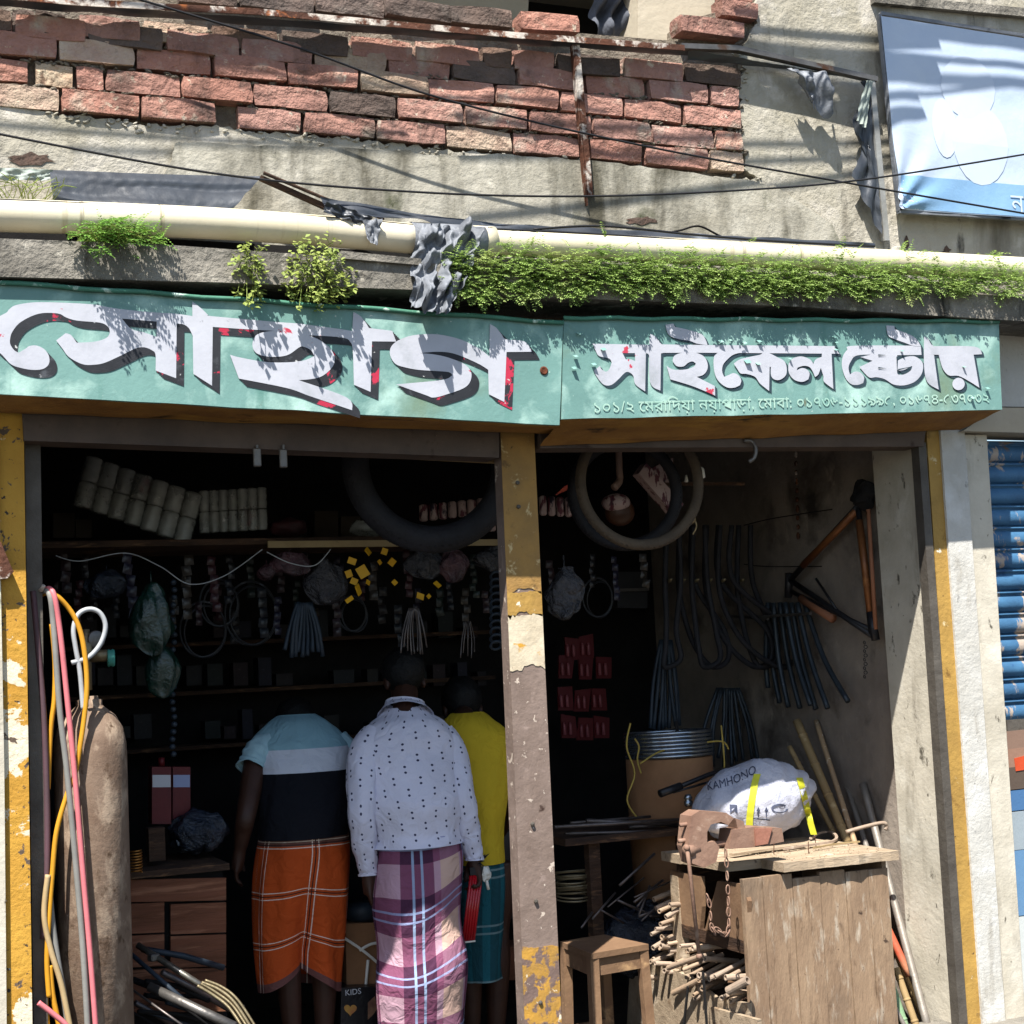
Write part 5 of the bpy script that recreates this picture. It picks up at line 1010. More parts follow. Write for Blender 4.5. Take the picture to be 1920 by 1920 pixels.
def shirt_fold(a, t):
    w_ = wrinkle(3, .05, 1.9, 3)(a, t)
    w_ += .03*math.sin(t*34+2.2*math.sin(a*2))*max(0, (t-.45))*1.6*(.5+.5*N((a, t*3, 1), 1.3))
    w_ += .03*math.exp(-((t-.80)**2)*900)*math.sin(a*2+1)
    return w_
cloth_loft('shirt', pm, M_shirt, [(722, 796, 1326, YM+.165, .065), (712, 808, 1340, YM+.14, .09), (690, 832, 1356, YM+.115, .112), (672, 852, 1382, YM+.095, .122), (668, 860, 1410, YM+.075, .12), (678, 862, 1460, YM+.035, .125), (690, 862, 1510, YM-.01, .125), (702, 861, 1560, YM, .125), (700, 868, 1584, YM, .15)], shirt_fold)
m = MB(); pr = [R2(724, 794, 1316, YM+.17, .066), R2(720, 798, 1328, YM+.16, .074), R2(709, 811, 1344, YM+.135, .098)]; m.loft([p[0] for p in pr], [p[1] for p in pr], 60, (1, 0, 0), wrinkle(9, .03, 2), 5); m.build('collar', M_shirt, pm, True)
def sleeve(name, par, m_, jl, rl, seed, sub=10):
    m = MB(); m.loft(jl, [(r_, r_*.95) for r_ in rl], 40, (1, .2, 0), (lambda a, t: wrinkle(seed, .09, 1.8, 3)(a, t)+.045*math.sin(t*40+3*math.sin(a+seed))*(t > .3)), sub, False, .06); return m.build(name, m_, par, True)
cuL = sleeve('sleeve', pm, M_shirt, [Q((706, 1386, .10)), Q((684, 1420, .06)), Q((679, 1512, -.02)), Q((683, 1580, 0)), Q((690, 1630, .02)), Q((691, 1642, .02))], [.07, .068, .056, .05, .038, .040], 5)
cuR = sleeve('sleeve', pm, M_shirt, [Q((822, 1382, .10)), Q((846, 1415, .06)), Q((866, 1494, -.03)), Q((878, 1555, -.02)), Q((888, 1600, -.02)), Q((889, 1612, -.02))], [.07, .068, .056, .05, .038, .040], 8)
def lungi_fold(seed, big):
    def f(a, t):
        w_ = wrinkle(seed, .05, 1.3, .9)(a, t)+.03*math.sin(a*5+2*math.sin(t*3)+seed)*(.3+t)
        w_ += big*math.exp(-(((t-.42-.13*math.cos(a))*9)**2))*(1 if math.sin(a) > -.2 else .2)
        return w_
    return f
cloth_loft('lungi', pm, M_plaid, [(708, 860, 1566, YM, .12), (704, 866, 1620, YM, .14), (706, 866, 1680, YM-.01, .145), (712, 864, 1760, YM, .13), (710, 872, 1830, YM-.02, .14), (714, 870, 1900, YM, .13), (718, 866, 1965, YM, .12), (716, 868, 2000, YM, .12)], lungi_fold(2, .07), 11, dz=lambda a, t: (.03*math.cos(a)+.02*math.sin(a*3))*min(1, t*4)*(1-t)+.035*math.sin(a*2)*math.exp(-((t-.42)*5)**2))
rb = thing('red_packet', 'long red ribbed packet held in the middle man\'s right hand', 'packet', P(882, 1765, YM-.03)); M_rp = mk('glossy_red', '#b8121c', '#8c0d18', 4, .25, .05, spec=.6)
m = MB(); a, b = P(893, 1640, YM-.035), P(878, 1764, YM-.035)
for i in range(5): d = V(-.022+.011*i, 0, 0); m.tube([a+d, b+d], .0062, 8)
m.build('stick', M_rp, rb, True)
m = MB(); m.bar(a+V(0, 0, .03), a, .055, .014, (0, -1, 0)); m.build('cap', M_fblk, rb)
m = MB(); m.bar(b, b+V(0, 0, -.006), .054, .014, (0, -1, 0)); m.build('rim', M_lampw, rb)
m = MB()
for i in range(9): leaf(m, P(888+rr(0, 14), 1618, YM-.03), V(rr(.2, 1), rr(-.6, .1), rr(-.1, .9)), rr(.03, .06), .012, V(0, -.6, 1))
solo('plastic_tie', m, M_fblk, 'black leaf like ties sticking out of the middle man\'s right fist', 'ties')
m = MB(); m.ball(P(911, 1640, YM-.04), (.022, .012, .03), 16, 12); m.v = [p+V(N(p, 60), N(p, 62, 3), N(p, 58, 6))*.012 for p in m.v]; m.tube([P(912, 1650, YM-.04), P(916, 1668, YM-.04)], .006, 6); solo('white_fittings', m, M_lampw, 'small white plastic fittings in the middle man\'s right hand', 'fittings', smooth=True)
# left man: teal, white and black tee, orange lungi
YL = .95
pl_, Q = person('man in a teal, white and black t-shirt and orange check lungi, bending forward', YL, dict(hip=(566, 1570), collar=(557, 1362, .26), head=(556, 1366, .46), face=(0, .4, -.9), shL=(484, 1405, .13), shR=(640, 1402, .13), kneeL=(530, 1740), kneeR=(606, 1740), ankL=(548, 1928), ankR=(608, 1930), elL=(461, 1530, -.01), elR=(668, 1525, .1), wrL=(450, 1592, .04), wrR=(650, 1600, .25), hdL=(-.16, .25, -1), hdR=(.0, .8, -.5), curlL=.5))
cloth_loft('tee_shirt', pl_, M_tee, [(520, 590, 1340, YL+.25, .055), (500, 612, 1354, YL+.20, .085), (474, 644, 1382, YL+.15, .11), (478, 656, 1415, YL+.11, .125), (490, 658, 1462, YL+.055, .13), (489, 652, 1520, YL, .13), (485, 650, 1568, YL, .145)], wrinkle(11, .06, 1.8, 2.2))
sleeve('tee_sleeve', pl_, M_tsl, [Q((508, 1396, .14)), Q((488, 1408, .11)), Q((473, 1432, .08)), Q((470, 1440, .07))], [.058, .06, .054, .056], 3); sleeve('tee_sleeve', pl_, M_tsl, [Q((628, 1390, .14)), Q((648, 1412, .12)), Q((660, 1450, .09)), Q((662, 1462, .08))], [.058, .06, .056, .056], 6)
def split_fold(a, t):                                   # cloth gathered between the legs, deep central crease behind
    c = math.exp(-((a-1.571-.06)**2)*9)*min(1, max(0, (t-.18)*1.6)); return wrinkle(15, .045, 1.4, .8)(a, t)-.7*c+.045*math.sin(a*4+t*3)+.02*math.sin(a*9+t*5)
cloth_loft('lungi', pl_, M_orange, [(492, 646, 1548, YL, .115), (484, 650, 1600, YL, .14), (480, 648, 1660, YL-.01, .15), (479, 646, 1740, YL, .14), (481, 642, 1800, YL, .13), (484, 640, 1850, YL, .125)], split_fold, 11, dz=lambda a, t: .075*math.exp(-((a-1.63)**2)*3)*t*t-.03*max(0, math.cos(a))*t)
# right man: yellow tee, teal lungi
YR = .98
pr_, Q = person('man in a plain yellow t-shirt and teal lungi, half hidden by the steel post', YR, dict(hip=(900, 1590), collar=(872, 1352, .12), head=(866, 1328, .28), face=(.1, .8, -.6), shL=(826, 1392, .05), shR=(950, 1400, .05), kneeL=(875, 1740), kneeR=(930, 1740), ankL=(884, 1925), ankR=(930, 1930), elL=(815, 1510, .02), elR=(955, 1500, .02), wrL=(830, 1590, .2), wrR=(940, 1560, .24), hdL=(0, .8, -.5), hdR=(-.1, .9, -.3)))
cloth_loft('tee_shirt', pr_, M_ytee, [(845, 906, 1336, YR+.13, .055), (832, 922, 1350, YR+.09, .075), (816, 950, 1376, YR+.06, .10), (815, 958, 1415, YR+.04, .12), (832, 950, 1480, YR+.01, .125), (846, 940, 1560, YR, .125), (848, 940, 1616, YR, .15)], wrinkle(21, .055, 1.8, 2.2))
sleeve('tee_sleeve', pr_, M_ytee, [Q((930, 1385, .06)), Q((950, 1410, .04)), Q((956, 1455, .02)), Q((957, 1475, .02))], [.062, .062, .058, .06], 4); sleeve('tee_sleeve', pr_, M_ytee, [Q((842, 1385, .06)), Q((826, 1410, .05)), Q((818, 1465, .03)), Q((818, 1475, .03))], [.06, .06, .056, .056], 7)
cloth_loft('lungi', pr_, M_teall, [(848, 940, 1598, YR, .13), (846, 944, 1650, YR, .14), (850, 942, 1730, YR, .13), (856, 938, 1800, YR, .12), (858, 936, 1834, YR, .12)], lungi_fold(31, .0), 10)
# ---------------------------------------------------------------- workbench, vice and everything round it
M_bw = mk('weathered_bench_wood', '#937b62', '#7b644f', 3, .9, .55, 26, layers=[('#5f4a38', 7, .56, .72, (4, 1, .8)), ('#ada08e', 8, .56, .72, (4, 1, 1)), ('#6b5a4a', 2.5, .5, .7), ('#3f3026', 20, .65, .71)], stretch=(4, 4, 1.1), bdist=.006)
M_bw2 = mk('bench_top_wood', '#a5927a', '#8c7a64', 4, .9, .5, 26, layers=[('#6d5740', 12, .6, .72), ('#bcab94', 8, .57, .7), ('#54443a', 22, .66, .71)], stretch=(1, 5, 5), bdist=.006)
M_bw3 = mk('orange_brown_board', '#83674d', '#664c38', 4, .9, .5, 26, layers=[('#5a3e28', 9, .6, .72), ('#b39068', 8, .58, .7)], bdist=.006)
M_vice = mk('dusty_vice_iron', '#8b6e5c', '#76594a', 9, .75, .4, 60, layers=[('#a98f7c', 14, .57, .7), ('#5a4238', 10, .62, .72)], bdist=.005)
M_pipe = mk('dusty_pipe', '#a58f78', '#8c7560', 9, .7, .25, 60, layers=[('#c4b29c', 14, .6, .7), ('#7a4f3c', 9, .62, .72)], rnd=.2)
ZB = .82
bL, bN, bR = PZ(1237, 1597, ZB), PZ(1395, 1626, ZB), PZ(1665, 1592, ZB)
x0, x1, y0, y1 = bL.x+.01, bR.x, bN.y, bL.y
wb = thing('workbench', 'weathered plank workbench with open bins on its left side, in the sun', 'workbench', V((x0+x1)/2, (y0+y1)/2, 0))
T_ = .035
nb_ = 4
for i in range(nb_):
    ya, yb_ = y0+(y1-y0)*i/nb_, y0+(y1-y0)*(i+1)/nb_; e = rr(-.012, .012); m = MB()
    if i == 0:                                          # front top plank with a chewed edge and a missing bite for the vice
        ed = [V(x0+.165+(x1-x0-.165)*k/14, y0+rr(-.006, .008), ZB-T_) for k in range(15)]
        m.prism(ed+[V(x1+.005, yb_-.003, ZB-T_), V(x0+.165, yb_-.003, ZB-T_)], (0, 0, T_))
    else:
        m.prism([V(x0+e+(0 if i > 1 else .0), ya, ZB-T_), V(x1+e, ya, ZB-T_), V(x1+e, yb_-.003, ZB-T_), V(x0+e, yb_-.003, ZB-T_)], (0, 0, T_+rr(-.002, .002)))
    m.build('top_plank', M_bw2, wb)
npk = 6; fx0 = P(1400, 1760, y0+.03).x; xs_ = [fx0+(x1-.03-fx0)*q for q in (0, .13, .33, .52, .70, .86, 1)]
for i in range(npk):
    a, b = xs_[i]+.0015, xs_[i+1]-.0015; yy = y0+.032+rr(-.003, .003); m = MB(); n = 10; tj = rr(-.02, .004)
    lf_ = [V(a+rr(-.0012, .0012), yy, .0+(ZB-T_-.012+tj)*k/n) for k in range(n+1)]; rt = [V(b+rr(-.0012, .0012), yy, (ZB-T_-.012+tj)*k/n) for k in range(n, -1, -1)]
    m.prism(lf_+rt, (0, .022, 0)); m.build('front_plank', M_bw, wb)
m = MB(); m.box(V(x1-.04, (y0+y1)/2, (ZB-T_)/2), (.02, y1-y0-.08, ZB-T_)); m.build('side_panel', M_bw, wb)
m = MB(); m.box(V((fx0+x1)/2, y1-.03, (ZB-T_)/2), (x1-fx0-.1, .02, ZB-T_)); m.build('rear_panel', M_darkwood, wb)
# left face: bins stacked in an open side; boards between (plane x = const)
XF = fx0+.012
def lboard(poly, m_, name='side_board', t=.018, dx=0): m = MB(); m.prism([PX(u, v, XF-dx) for u, v in poly], (t, 0, 0)); return m.build(name, m_, wb)
lboard([(1257, 1632), (1314, 1644), (1316, 1700), (1312, 1748), (1268, 1730), (1258, 1680)], M_bw3); lboard([(1345, 1652), (1392, 1658), (1402, 1690), (1400, 1766), (1322, 1742), (1338, 1680)], M_bw3)
lboard([(1262, 1728), (1400, 1766), (1400, 1790), (1266, 1752)], M_darkwood, 'rail', .02, .002)
lboard([(1256, 1640), (1270, 1644), (1290, 1920), (1270, 1920)], M_bw2, 'corner_post', .03, .004)
lboard([(1208, 1810), (1222, 1802), (1290, 1830), (1340, 1870), (1402, 1882), (1402, 1960), (1205, 1960)], M_bw2, 'bin_front', .018, .03)
lboard([(1180, 1832), (1206, 1828), (1206, 1980), (1172, 1980)], M_bw2, 'bin_side', .018, .035)
lboard([(1330, 1888), (1420, 1912), (1420, 1990), (1330, 1990)], M_bw2, 'bin_front', .018, .06)
m = MB(); xm = (XF+x1)/2
m.box(V(xm, (y0+y1)/2, .30), (x1-XF-.06, y1-y0-.1, .02)); m.build('shelf', M_darkwood, wb)
# pipe ends poking out of the bins
for k in range(54):
    if k < 16: u, v = rr(1215, 1262), 1690+k*7.5+rr(-8, 8)
    elif k < 34: u, v = rr(1215, 1345), rr(1770, 1840)
    else: u, v = rr(1290, 1375), rr(1826, 1878)
    c = PX(u, v, XF-.02-rr(0, .05)); d = V(-1, rr(-.55, .15), rr(-.35, .25)).normalized(); L = rr(.1, .2); r_ = rr(.0075, .0125)
    m = MB(); m.pipe(c-d*L, c+d*rr(.0, .02), r_, r_*.7, 10); solo('pipe_offcut', m, M_pipe, 'short dusty pipe end poking out of the bins in the workbench', 'pipe', 'pipe offcuts in the bins')
for lab, a, b, r_ in (('longest pale pipe lying across the bin below the vice rod', (1253, 1815), (1316, 1792), .0105), ('white painted pipe lying at the front of the bin', (1262, 1862), (1310, 1838), .011), ('pale pipe just below the longest one', (1282, 1818), (1312, 1806), .008), ('pipe with a wide open end beside the front planks', (1365, 1858), (1402, 1838), .016)):
    m = MB(); m.pipe(PX(*a, XF-.09), PX(*b, XF-.05), r_, r_*.65, 12); solo('pipe_offcut', m, M_pipe, lab, 'pipe', 'pipe offcuts in the bins')
# dark bars hanging at the bin front
for lab, a, b in (('dark iron bar standing in front of the bin, left one', (1290, 1850), (1278, 1960)), ('dark iron bar standing in front of the bin, right one', (1318, 1822), (1328, 1960))):
    m = MB(); m.bar(PX(*a, XF-.1), PX(*b, XF-.1), .012, .005, (1, 0, 0)); solo('iron_bar', m, M_dark, lab, 'bar')
# bench vice
yv = y0+.06; vx = lambda u, v: P(u, v, yv)
vc = thing('bench_vice', 'big dusty iron bench vice bolted to the near corner of the workbench', 'vice', P(1330, 1620, yv))
m = MB(); slab(m, [(1296, 1530), (1312, 1520), (1362, 1524), (1376, 1534), (1366, 1547), (1352, 1541), (1333, 1546), (1326, 1560), (1326, 1580), (1340, 1577), (1349, 1588), (1343, 1616), (1320, 1627), (1298, 1619), (1290, 1588)], yv-.03, .085); m.build('front_jaw', M_vice, vc)
m = MB(); slab(m, [(1379, 1534), (1394, 1540), (1399, 1556), (1385, 1561)], yv-.02, .07); m.build('rear_jaw', M_vice, vc)
m = MB(); slab(m, [(1372, 1556), (1416, 1550), (1466, 1553), (1470, 1578), (1420, 1588), (1368, 1592)], yv-.025, .09); m.build('slide', M_vice, vc)
m = MB(); slab(m, [(1416, 1553), (1448, 1553), (1440, 1582), (1418, 1586)], yv-.034, .01); m.build('red_block', mk('faded_red_iron', '#9a6a58', '#8a5a48', 9, .7, .3), vc)
m = MB(); m.tube([vx(1318, 1588)+V(0, .02, 0), vx(1380, 1580)+V(0, .02, 0)], .012, 12); m.build('screw', M_vice, vc, True)
m = MB(); m.lathe([(.02, 0), (.024, .006), (.024, .03), (.018, .036), (.018, .06), (0, .06)], P(1284, 1596, yv-.02), 16, (1, .1, .02)); m.build('screw_head', M_vice, vc, True)
m = MB(); m.tube([P(1288, 1590, yv-.045), P(1292, 1620, yv-.045), P(1311, 1792, yv-.045)], .0075, 8); m.ball(P(1311, 1793, yv-.045), .012, 10, 8); m.ball(P(1288, 1590, yv-.045), .012, 10, 8); m.build('handle', M_vice, vc, True)
for u, v in ((1275, 1547), (1272, 1577)):
    m = MB(); m.tube([P(u, v, yv), P(u+26, v-3, yv)], .008, 8); m.build('pin', M_vice, vc, True)
def chain(lab, pl, y, n_, par=None):
    o = thing('chain', lab, 'chain', P(pl[-1][0], pl[-1][1], y)); q = spline(pts(pl, y), 14); tot = len(q)
    for i in range(n_):
        c = q[int(i*(tot-1)/(n_-1))]; d = (q[min(tot-1, int(i*(tot-1)/(n_-1))+2)]-q[max(0, int(i*(tot-1)/(n_-1))-2)]).normalized(); s_ = d.cross(V(0, 1, 0)).normalized() if i % 2 else V(0, 1, 0)
        m = MB(); ln = .017; m.tube([c+d*ln*math.cos(t*.524)+s_*.0075*math.sin(t*.524) for t in range(12)], .0028, 5, False, True); m.build('link', M_vice, o, True)
chain('rusty chain hanging from the bench top beside the vice rod', [(1361, 1600), (1364, 1650), (1366, 1700), (1366, 1740), (1360, 1752), (1346, 1744)], y0-.02, 12)
chain('short rusty chain hanging left of the longer chain', [(1327, 1684), (1331, 1700), (1334, 1735), (1338, 1746)], y0+.02, 5)
# loose iron on the bench top
def strip(lab, pl, w_, h, m_, name='iron_strip'):
    m = MB(); q = spline([PZ(u, v, ZB+.012) for u, v in pl], 6)
    for a, b in zip(q, q[1:]): m.bar(a, b, w_, h)
    return solo(name, m, m_, lab, 'iron')
strip('flat iron bar lying along the front of the bench top', [(1372, 1602), (1440, 1592), (1506, 1584)], .03, .008, M_bw2)
strip('hooked flat iron curled like a cane on the bench top', [(1470, 1592), (1520, 1584), (1562, 1577), (1568, 1568), (1556, 1560), (1536, 1562), (1520, 1572)], .012, .008, M_pipe)
strip('thin pale rod lying near the right edge of the bench top', [(1525, 1590), (1570, 1582), (1612, 1578)], .006, .006, M_pale)
m = MB(); m.tube(spline([P(1586, 1560, .3), P(1622, 1550, .26), P(1655, 1543, .22), P(1662, 1549, .22), P(1660, 1556, .22)], 5), .008, 8); solo('crank', m, M_pipe, 'pale iron crank resting on the pipes behind the bench', 'crank', smooth=True)
for u, v in ((1451, 1602), (1516, 1600), (1530, 1588)):
    m = MB(); c = PZ(u, v, ZB); m.tube([c, c+V(rr(-.004, .004), 0, .045)], .0018, 5); solo('nail', m, M_rust, 'rusty nail standing upright in the bench top', 'nail', 'nails in the bench top')
m = MB()
for i in range(300):
    c = V(rr(x0+.2, x1-.02), rr(y0+.02, y1-.05), ZB+.002); m.ball(c, (rr(.001, .005), rr(.001, .005), .0015), 5, 3)
o = m.build('wood_chips', M_bw2, None); o['kind'] = 'stuff'; tag(o, 'dust and wood chips scattered over the bench top', 'chips')
# white printed sack with yellow straps
yk = y1-.06; M_sack = mk('white_woven_sack', '#b9b9c2', '#a3a5b2', 6, .6, .5, 30, layers=[('#8f92a3', 9, .6, .72)], bdist=.02)
sk = thing('white_sack', 'white printed woven sack tied with two yellow straps on the workbench', 'sack', P(1415, 1570, yk))
c = P(1416, 1500, yk); k = (P(1500, 1500, yk)-P(1400, 1500, yk)).length/100
m = MB(); m.ball((0, 0, 0), (104*k, .17, 66*k), 64, 40); A_ = m.v
def puff(p):
    q = V(p.x, p.y, p.z); e = abs(q.x)/(104*k); q.z *= 1-.25*e*(q.z > 0); q.z = max(q.z, -56*k)
    r_ = .022*N(q, 8, 2)+.010*math.sin(q.x*70-q.z*60+4*N(q, 6))*(.3+.7*e)+.009*abs(N(V(q.x*.6, q.y, q.z*1.6), 22, 5)); return q+V(p.x, p.y, p.z).normalized()*r_+V(0, 0, q.x*.10)
m.v = [puff(p)+c for p in A_]; m.build('sack', M_sack, sk, True)
def onsack(u, v, off=.004):                              # nearest sack surface met by the sight line
    d = ray(u, v).normalized(); best = None
    for f in sack_f:
        pass
    return P(u, v, yk-.16)
from mathutils.bvhtree import BVHTree
bv = BVHTree.FromPolygons(m.v, m.f)
def hit(u, v, off=.003):
    d = ray(u, v).normalized(); h_ = bv.ray_cast(CAM, d)
    return (h_[0]-d*off) if h_[0] is not None else P(u, v, yk-.1)
M_ystrap = mk('yellow_strap', '#c9c83a', '#b3b02c', 5, .5, .05)
for i, (pl, wd) in enumerate((([(1420, 1451), (1415, 1470), (1410, 1500), (1406, 1530), (1405, 1550)], 6.5), ([(1499, 1458), (1505, 1480), (1512, 1510), (1519, 1540), (1526, 1565)], 6))):
    mm = MB(); n = 20; q = spline([V(a[0], a[1], 0) for a in pl], 5); vs = []
    for p in q: vs += [hit(p.x-wd, p.y, .006), hit(p.x+wd, p.y, .006)]
    mm.add(vs, [(2*j, 2*j+1, 2*j+3, 2*j+2) for j in range(len(q)-1)]); mm.build('strap', M_ystrap, sk, True)
M_ink = mk('dark_print_ink', '#34384a', '#4a4f62', 9, .6, .05)
def onprint(mesh_pts, faces, name): mm = MB(); mm.add(mesh_pts, faces); mm.build(name, M_ink, sk)
cu = bpy.data.curves.new('t', 'FONT'); cu.body = 'KAMHONO'; tmp = bpy.data.objects.new('t', cu); COL.objects.link(tmp); me0 = tmp.evaluated_get(bpy.context.evaluated_depsgraph_get()).to_mesh()
xm_ = max(v.co.x for v in me0.vertices); hp_ = []
for v in me0.vertices:
    t = v.co.x/xm_; hp_.append(hit(1326+t*92-v.co.y*4, 1482-t*34-v.co.y*22+6*math.sin(t*3), .0035))
onprint(hp_, [tuple(f.vertices) for f in me0.polygons], 'lettering'); bpy.data.objects.remove(tmp)
for u in (1422, 1437):
    onprint([hit(*q, .0035) for q in ((u-1.2, 1532), (u+1.2, 1532), (u+1.2, 1520), (u-1.2, 1520), (u-4, 1521), (u+4, 1521), (u, 1513))], [(0, 1, 2, 3), (4, 5, 6)], 'arrow')
onprint([hit(*q, .0035) for q in ((1412, 1534), (1444, 1537), (1444, 1539), (1412, 1536))], [(0, 1, 2, 3)], 'line'); onprint([hit(*q, .0035) for q in ((1368, 1508), (1382, 1509), (1383, 1526), (1376, 1519), (1369, 1525))], [(0, 1, 2, 3, 4)], 'flag_mark')
onprint([hit(1462+16*math.cos(t*.4), 1516+9*math.sin(t*.4), .0035) for t in range(15)]+[hit(1462+12*math.cos(t*.4), 1517+6*math.sin(t*.4), .0035) for t in range(14, -1, -1)], [(i, i+1, 28-i, 29-i) for i in range(14)], 'ring_mark')
# carton with steel rims behind, its yellow twine
yc = 1.0
ct = thing('rim_carton', 'round brown carton full of shiny steel rims, yellow twine round it', 'carton', P(1280, 1560, yc))
pc = P(1278, 1480, yc); rc = (P(1350, 1480, yc)-P(1204, 1480, yc)).length/2
zb_, zt2 = P(1278, 1570, yc).z, P(1278, 1422, yc).z; rims_c = V(pc.x, yc+.1, 0)
m = MB(); n = 28; m.lathe([(rc*.96, zb_-.3), (rc, zb_), (rc*1.0, zt2), (rc*.97, zt2+.004), (rc*.5, zt2-.02)], rims_c, n); m.build('carton_wall', M_card, ct, True)
for i in range(7):
    m = MB(); m.torus(rims_c+V(rr(-.004, .004), 0, zt2+.012+.0165*i), rc*.98, .0085, 56, 8, (0, .02, 1)); solo('steel_rim', m, M_chr if 0 else mk('bright_steel', '#a9b0b8', '#7d858e', 9, .25, .1, metal=.9) if 'bright_steel' not in bpy.data.materials else bpy.data.materials['bright_steel'], 'shiny steel rim, '+('lowest', 'second from below', 'third from below', 'middle', 'third from the top', 'second from the top', 'topmost')[i]+' of the stack on the round carton', 'rim', 'stacked steel rims', True)
m = MB(); m.bar(P(1268, 1352, yc-.05), P(1274, 1425, yc-.06), .016, .004, (0, -1, 0)); m.bar(P(1273, 1415, yc-.062), P(1272, 1432, yc-.062), .026, .004, (0, -1, 0)); solo('black_strap', m, M_dark, 'black cloth strap hanging over the steel rims', 'strap')
M_twine = mk('yellow_twine', '#b59a4a', '#94803c', 9, .7, .1)
for pl in ([(1200, 1432), (1240, 1408), (1300, 1396), (1352, 1390), (1366, 1405)], [(1352, 1360), (1356, 1400), (1358, 1440), (1352, 1470)], [(1190, 1385), (1198, 1400), (1195, 1425), (1202, 1450)], [(1182, 1356), (1175, 1400), (1190, 1450), (1176, 1500), (1196, 1535)]):
    m = MB(); m.tube(spline(pts(pl, yc-.06), 6), .004, 5); m.build('twine', M_twine, ct, True)
gp = thing('handlebar', 'black bicycle handlebar with a grip poking out behind the white sack', 'handlebar', P(1280, 1480, .75))
m = MB(); m.tube([P(1238, 1488, .72), P(1276, 1474, .74)], .017, 12); m.build('grip', M_fblk, gp, True); m = MB(); m.tube([P(1274, 1475, .74), P(1330, 1452, .8), P(1430, 1424, .95)], .010, 10); m.tube([P(1262, 1486, .73), P(1330, 1466, .75)], .005, 6); m.build('bar', M_fblk, gp, True)
m = MB(); m.lathe([(.012, 0), (.018, .006), (.018, .02), (.012, .026), (.018, .034), (.012, .05), (0, .05)], P(1291, 1512, .72), 14); solo('chrome_bell', m, bpy.data.materials['bright_steel'], 'small chrome part below the handlebar grip', 'bell', smooth=True)
# dark table behind, odds and ends under it
tb = thing('dark_table', 'dark table in the shade behind the stool', 'table', P(1180, 1700, .9))
za = P(1150, 1562, .9).z; xa_, xb_ = P(1050, 1560, .9).x, P(1300, 1560, .9).x
m = MB(); m.box(V((xa_+xb_)/2, 1.1, za-.015), (xb_-xa_, .5, .03)); m.build('table_top', M_darkwood, tb)
for q in (xa_+.15, xb_-.05):
    m = MB(); m.box(V(q, .92, (za-.03)/2), (.05, .05, za-.03)); m.build('leg', M_darkwood, tb)
for i, (a, b, r_) in enumerate((((1040, 1560), (1290, 1545), .008), ((1060, 1572), (1300, 1566), .007), ((1100, 1548), (1290, 1556), .01), ((1070, 1552), (1220, 1540), .006), ((1180, 1560), (1300, 1552), .009))):
    rod('iron_rod', ('long thin', 'thin', 'thick', 'short thin', 'short thick')[i]+' dark iron rod lying on the dark table', 'rod', P(*a, .85+.03*i)+V(0, 0, .02), P(*b, .85+.03*i)+V(0, 0, .02), r_, M_stl, 'iron rods on the dark table')
m = MB()
for i in range(10): c = P(1072, 1660, 1.0); m.torus(c+V(rr(-.01, .01), 0, .012*i-.05), .075, .004, 30, 5, (0, rr(-.15, .15), 1))
solo('brass_wire_coil', m, M_brass, 'coil of dull brass wire in the shade right of the steel post', 'coil')
m = MB(); c = P(1200, 1760, .95); m.ball(c, (.2, .15, .13), 24, 16); m.v = [p+V(N(p, 14), N(p, 15, 4), N(p, 16, 8))*.05 for p in m.v]; solo('scrap_heap', m, M_gloss_b, 'heap of dark scrap under the dark table', 'scrap', smooth=True)
for i in range(14):
    u, v = rr(1090, 1230), rr(1660, 1740); rod('scrap_rod', 'thin scrap rod leaning in the dark under the table', 'rod', P(u, v, .8), P(u+rr(20, 70), v+rr(-60, 30), .85), rr(.003, .006), M_stl, 'scrap rods under the table')
# stool
ZS = .5
q = [PZ(1050, 1765, ZS), PZ(1132, 1752, ZS), PZ(1216, 1770, ZS), PZ(1108, 1788, ZS)]
stl = thing('stool', 'small square wooden stool in the sun behind the steel post', 'stool', V(sum(p.x for p in q)/4, sum(p.y for p in q)/4, 0))
m = MB(); m.prism([p+V(0, 0, -.022) for p in q], (0, 0, .022)); m.build('seat', M_bw3, stl)
cq = V(stl.location.x, stl.location.y, ZS); inn = [cq+(p-cq)*.86 for p in q]
for p in inn: m = MB(); m.bar(V(p.x, p.y, ZS-.022), V(p.x+(p.x-cq.x)*.1, p.y+(p.y-cq.y)*.1, 0), .036, .036, (0, 1, 0)); m.build('leg', M_bw3, stl)
for i in range(4): m = MB(); a, b = inn[i], inn[(i+1) % 4]; m.bar(V(a.x, a.y, ZS-.056), V(b.x, b.y, ZS-.056), .018, .066); m.build('apron', M_bw3, stl)
for i in (0, 2): m = MB(); a, b = inn[i], inn[(i+1) % 4]; m.bar(V(a.x, a.y, .16), V(b.x, b.y, .16), .018, .028); m.build('stretcher', M_bw3, stl)
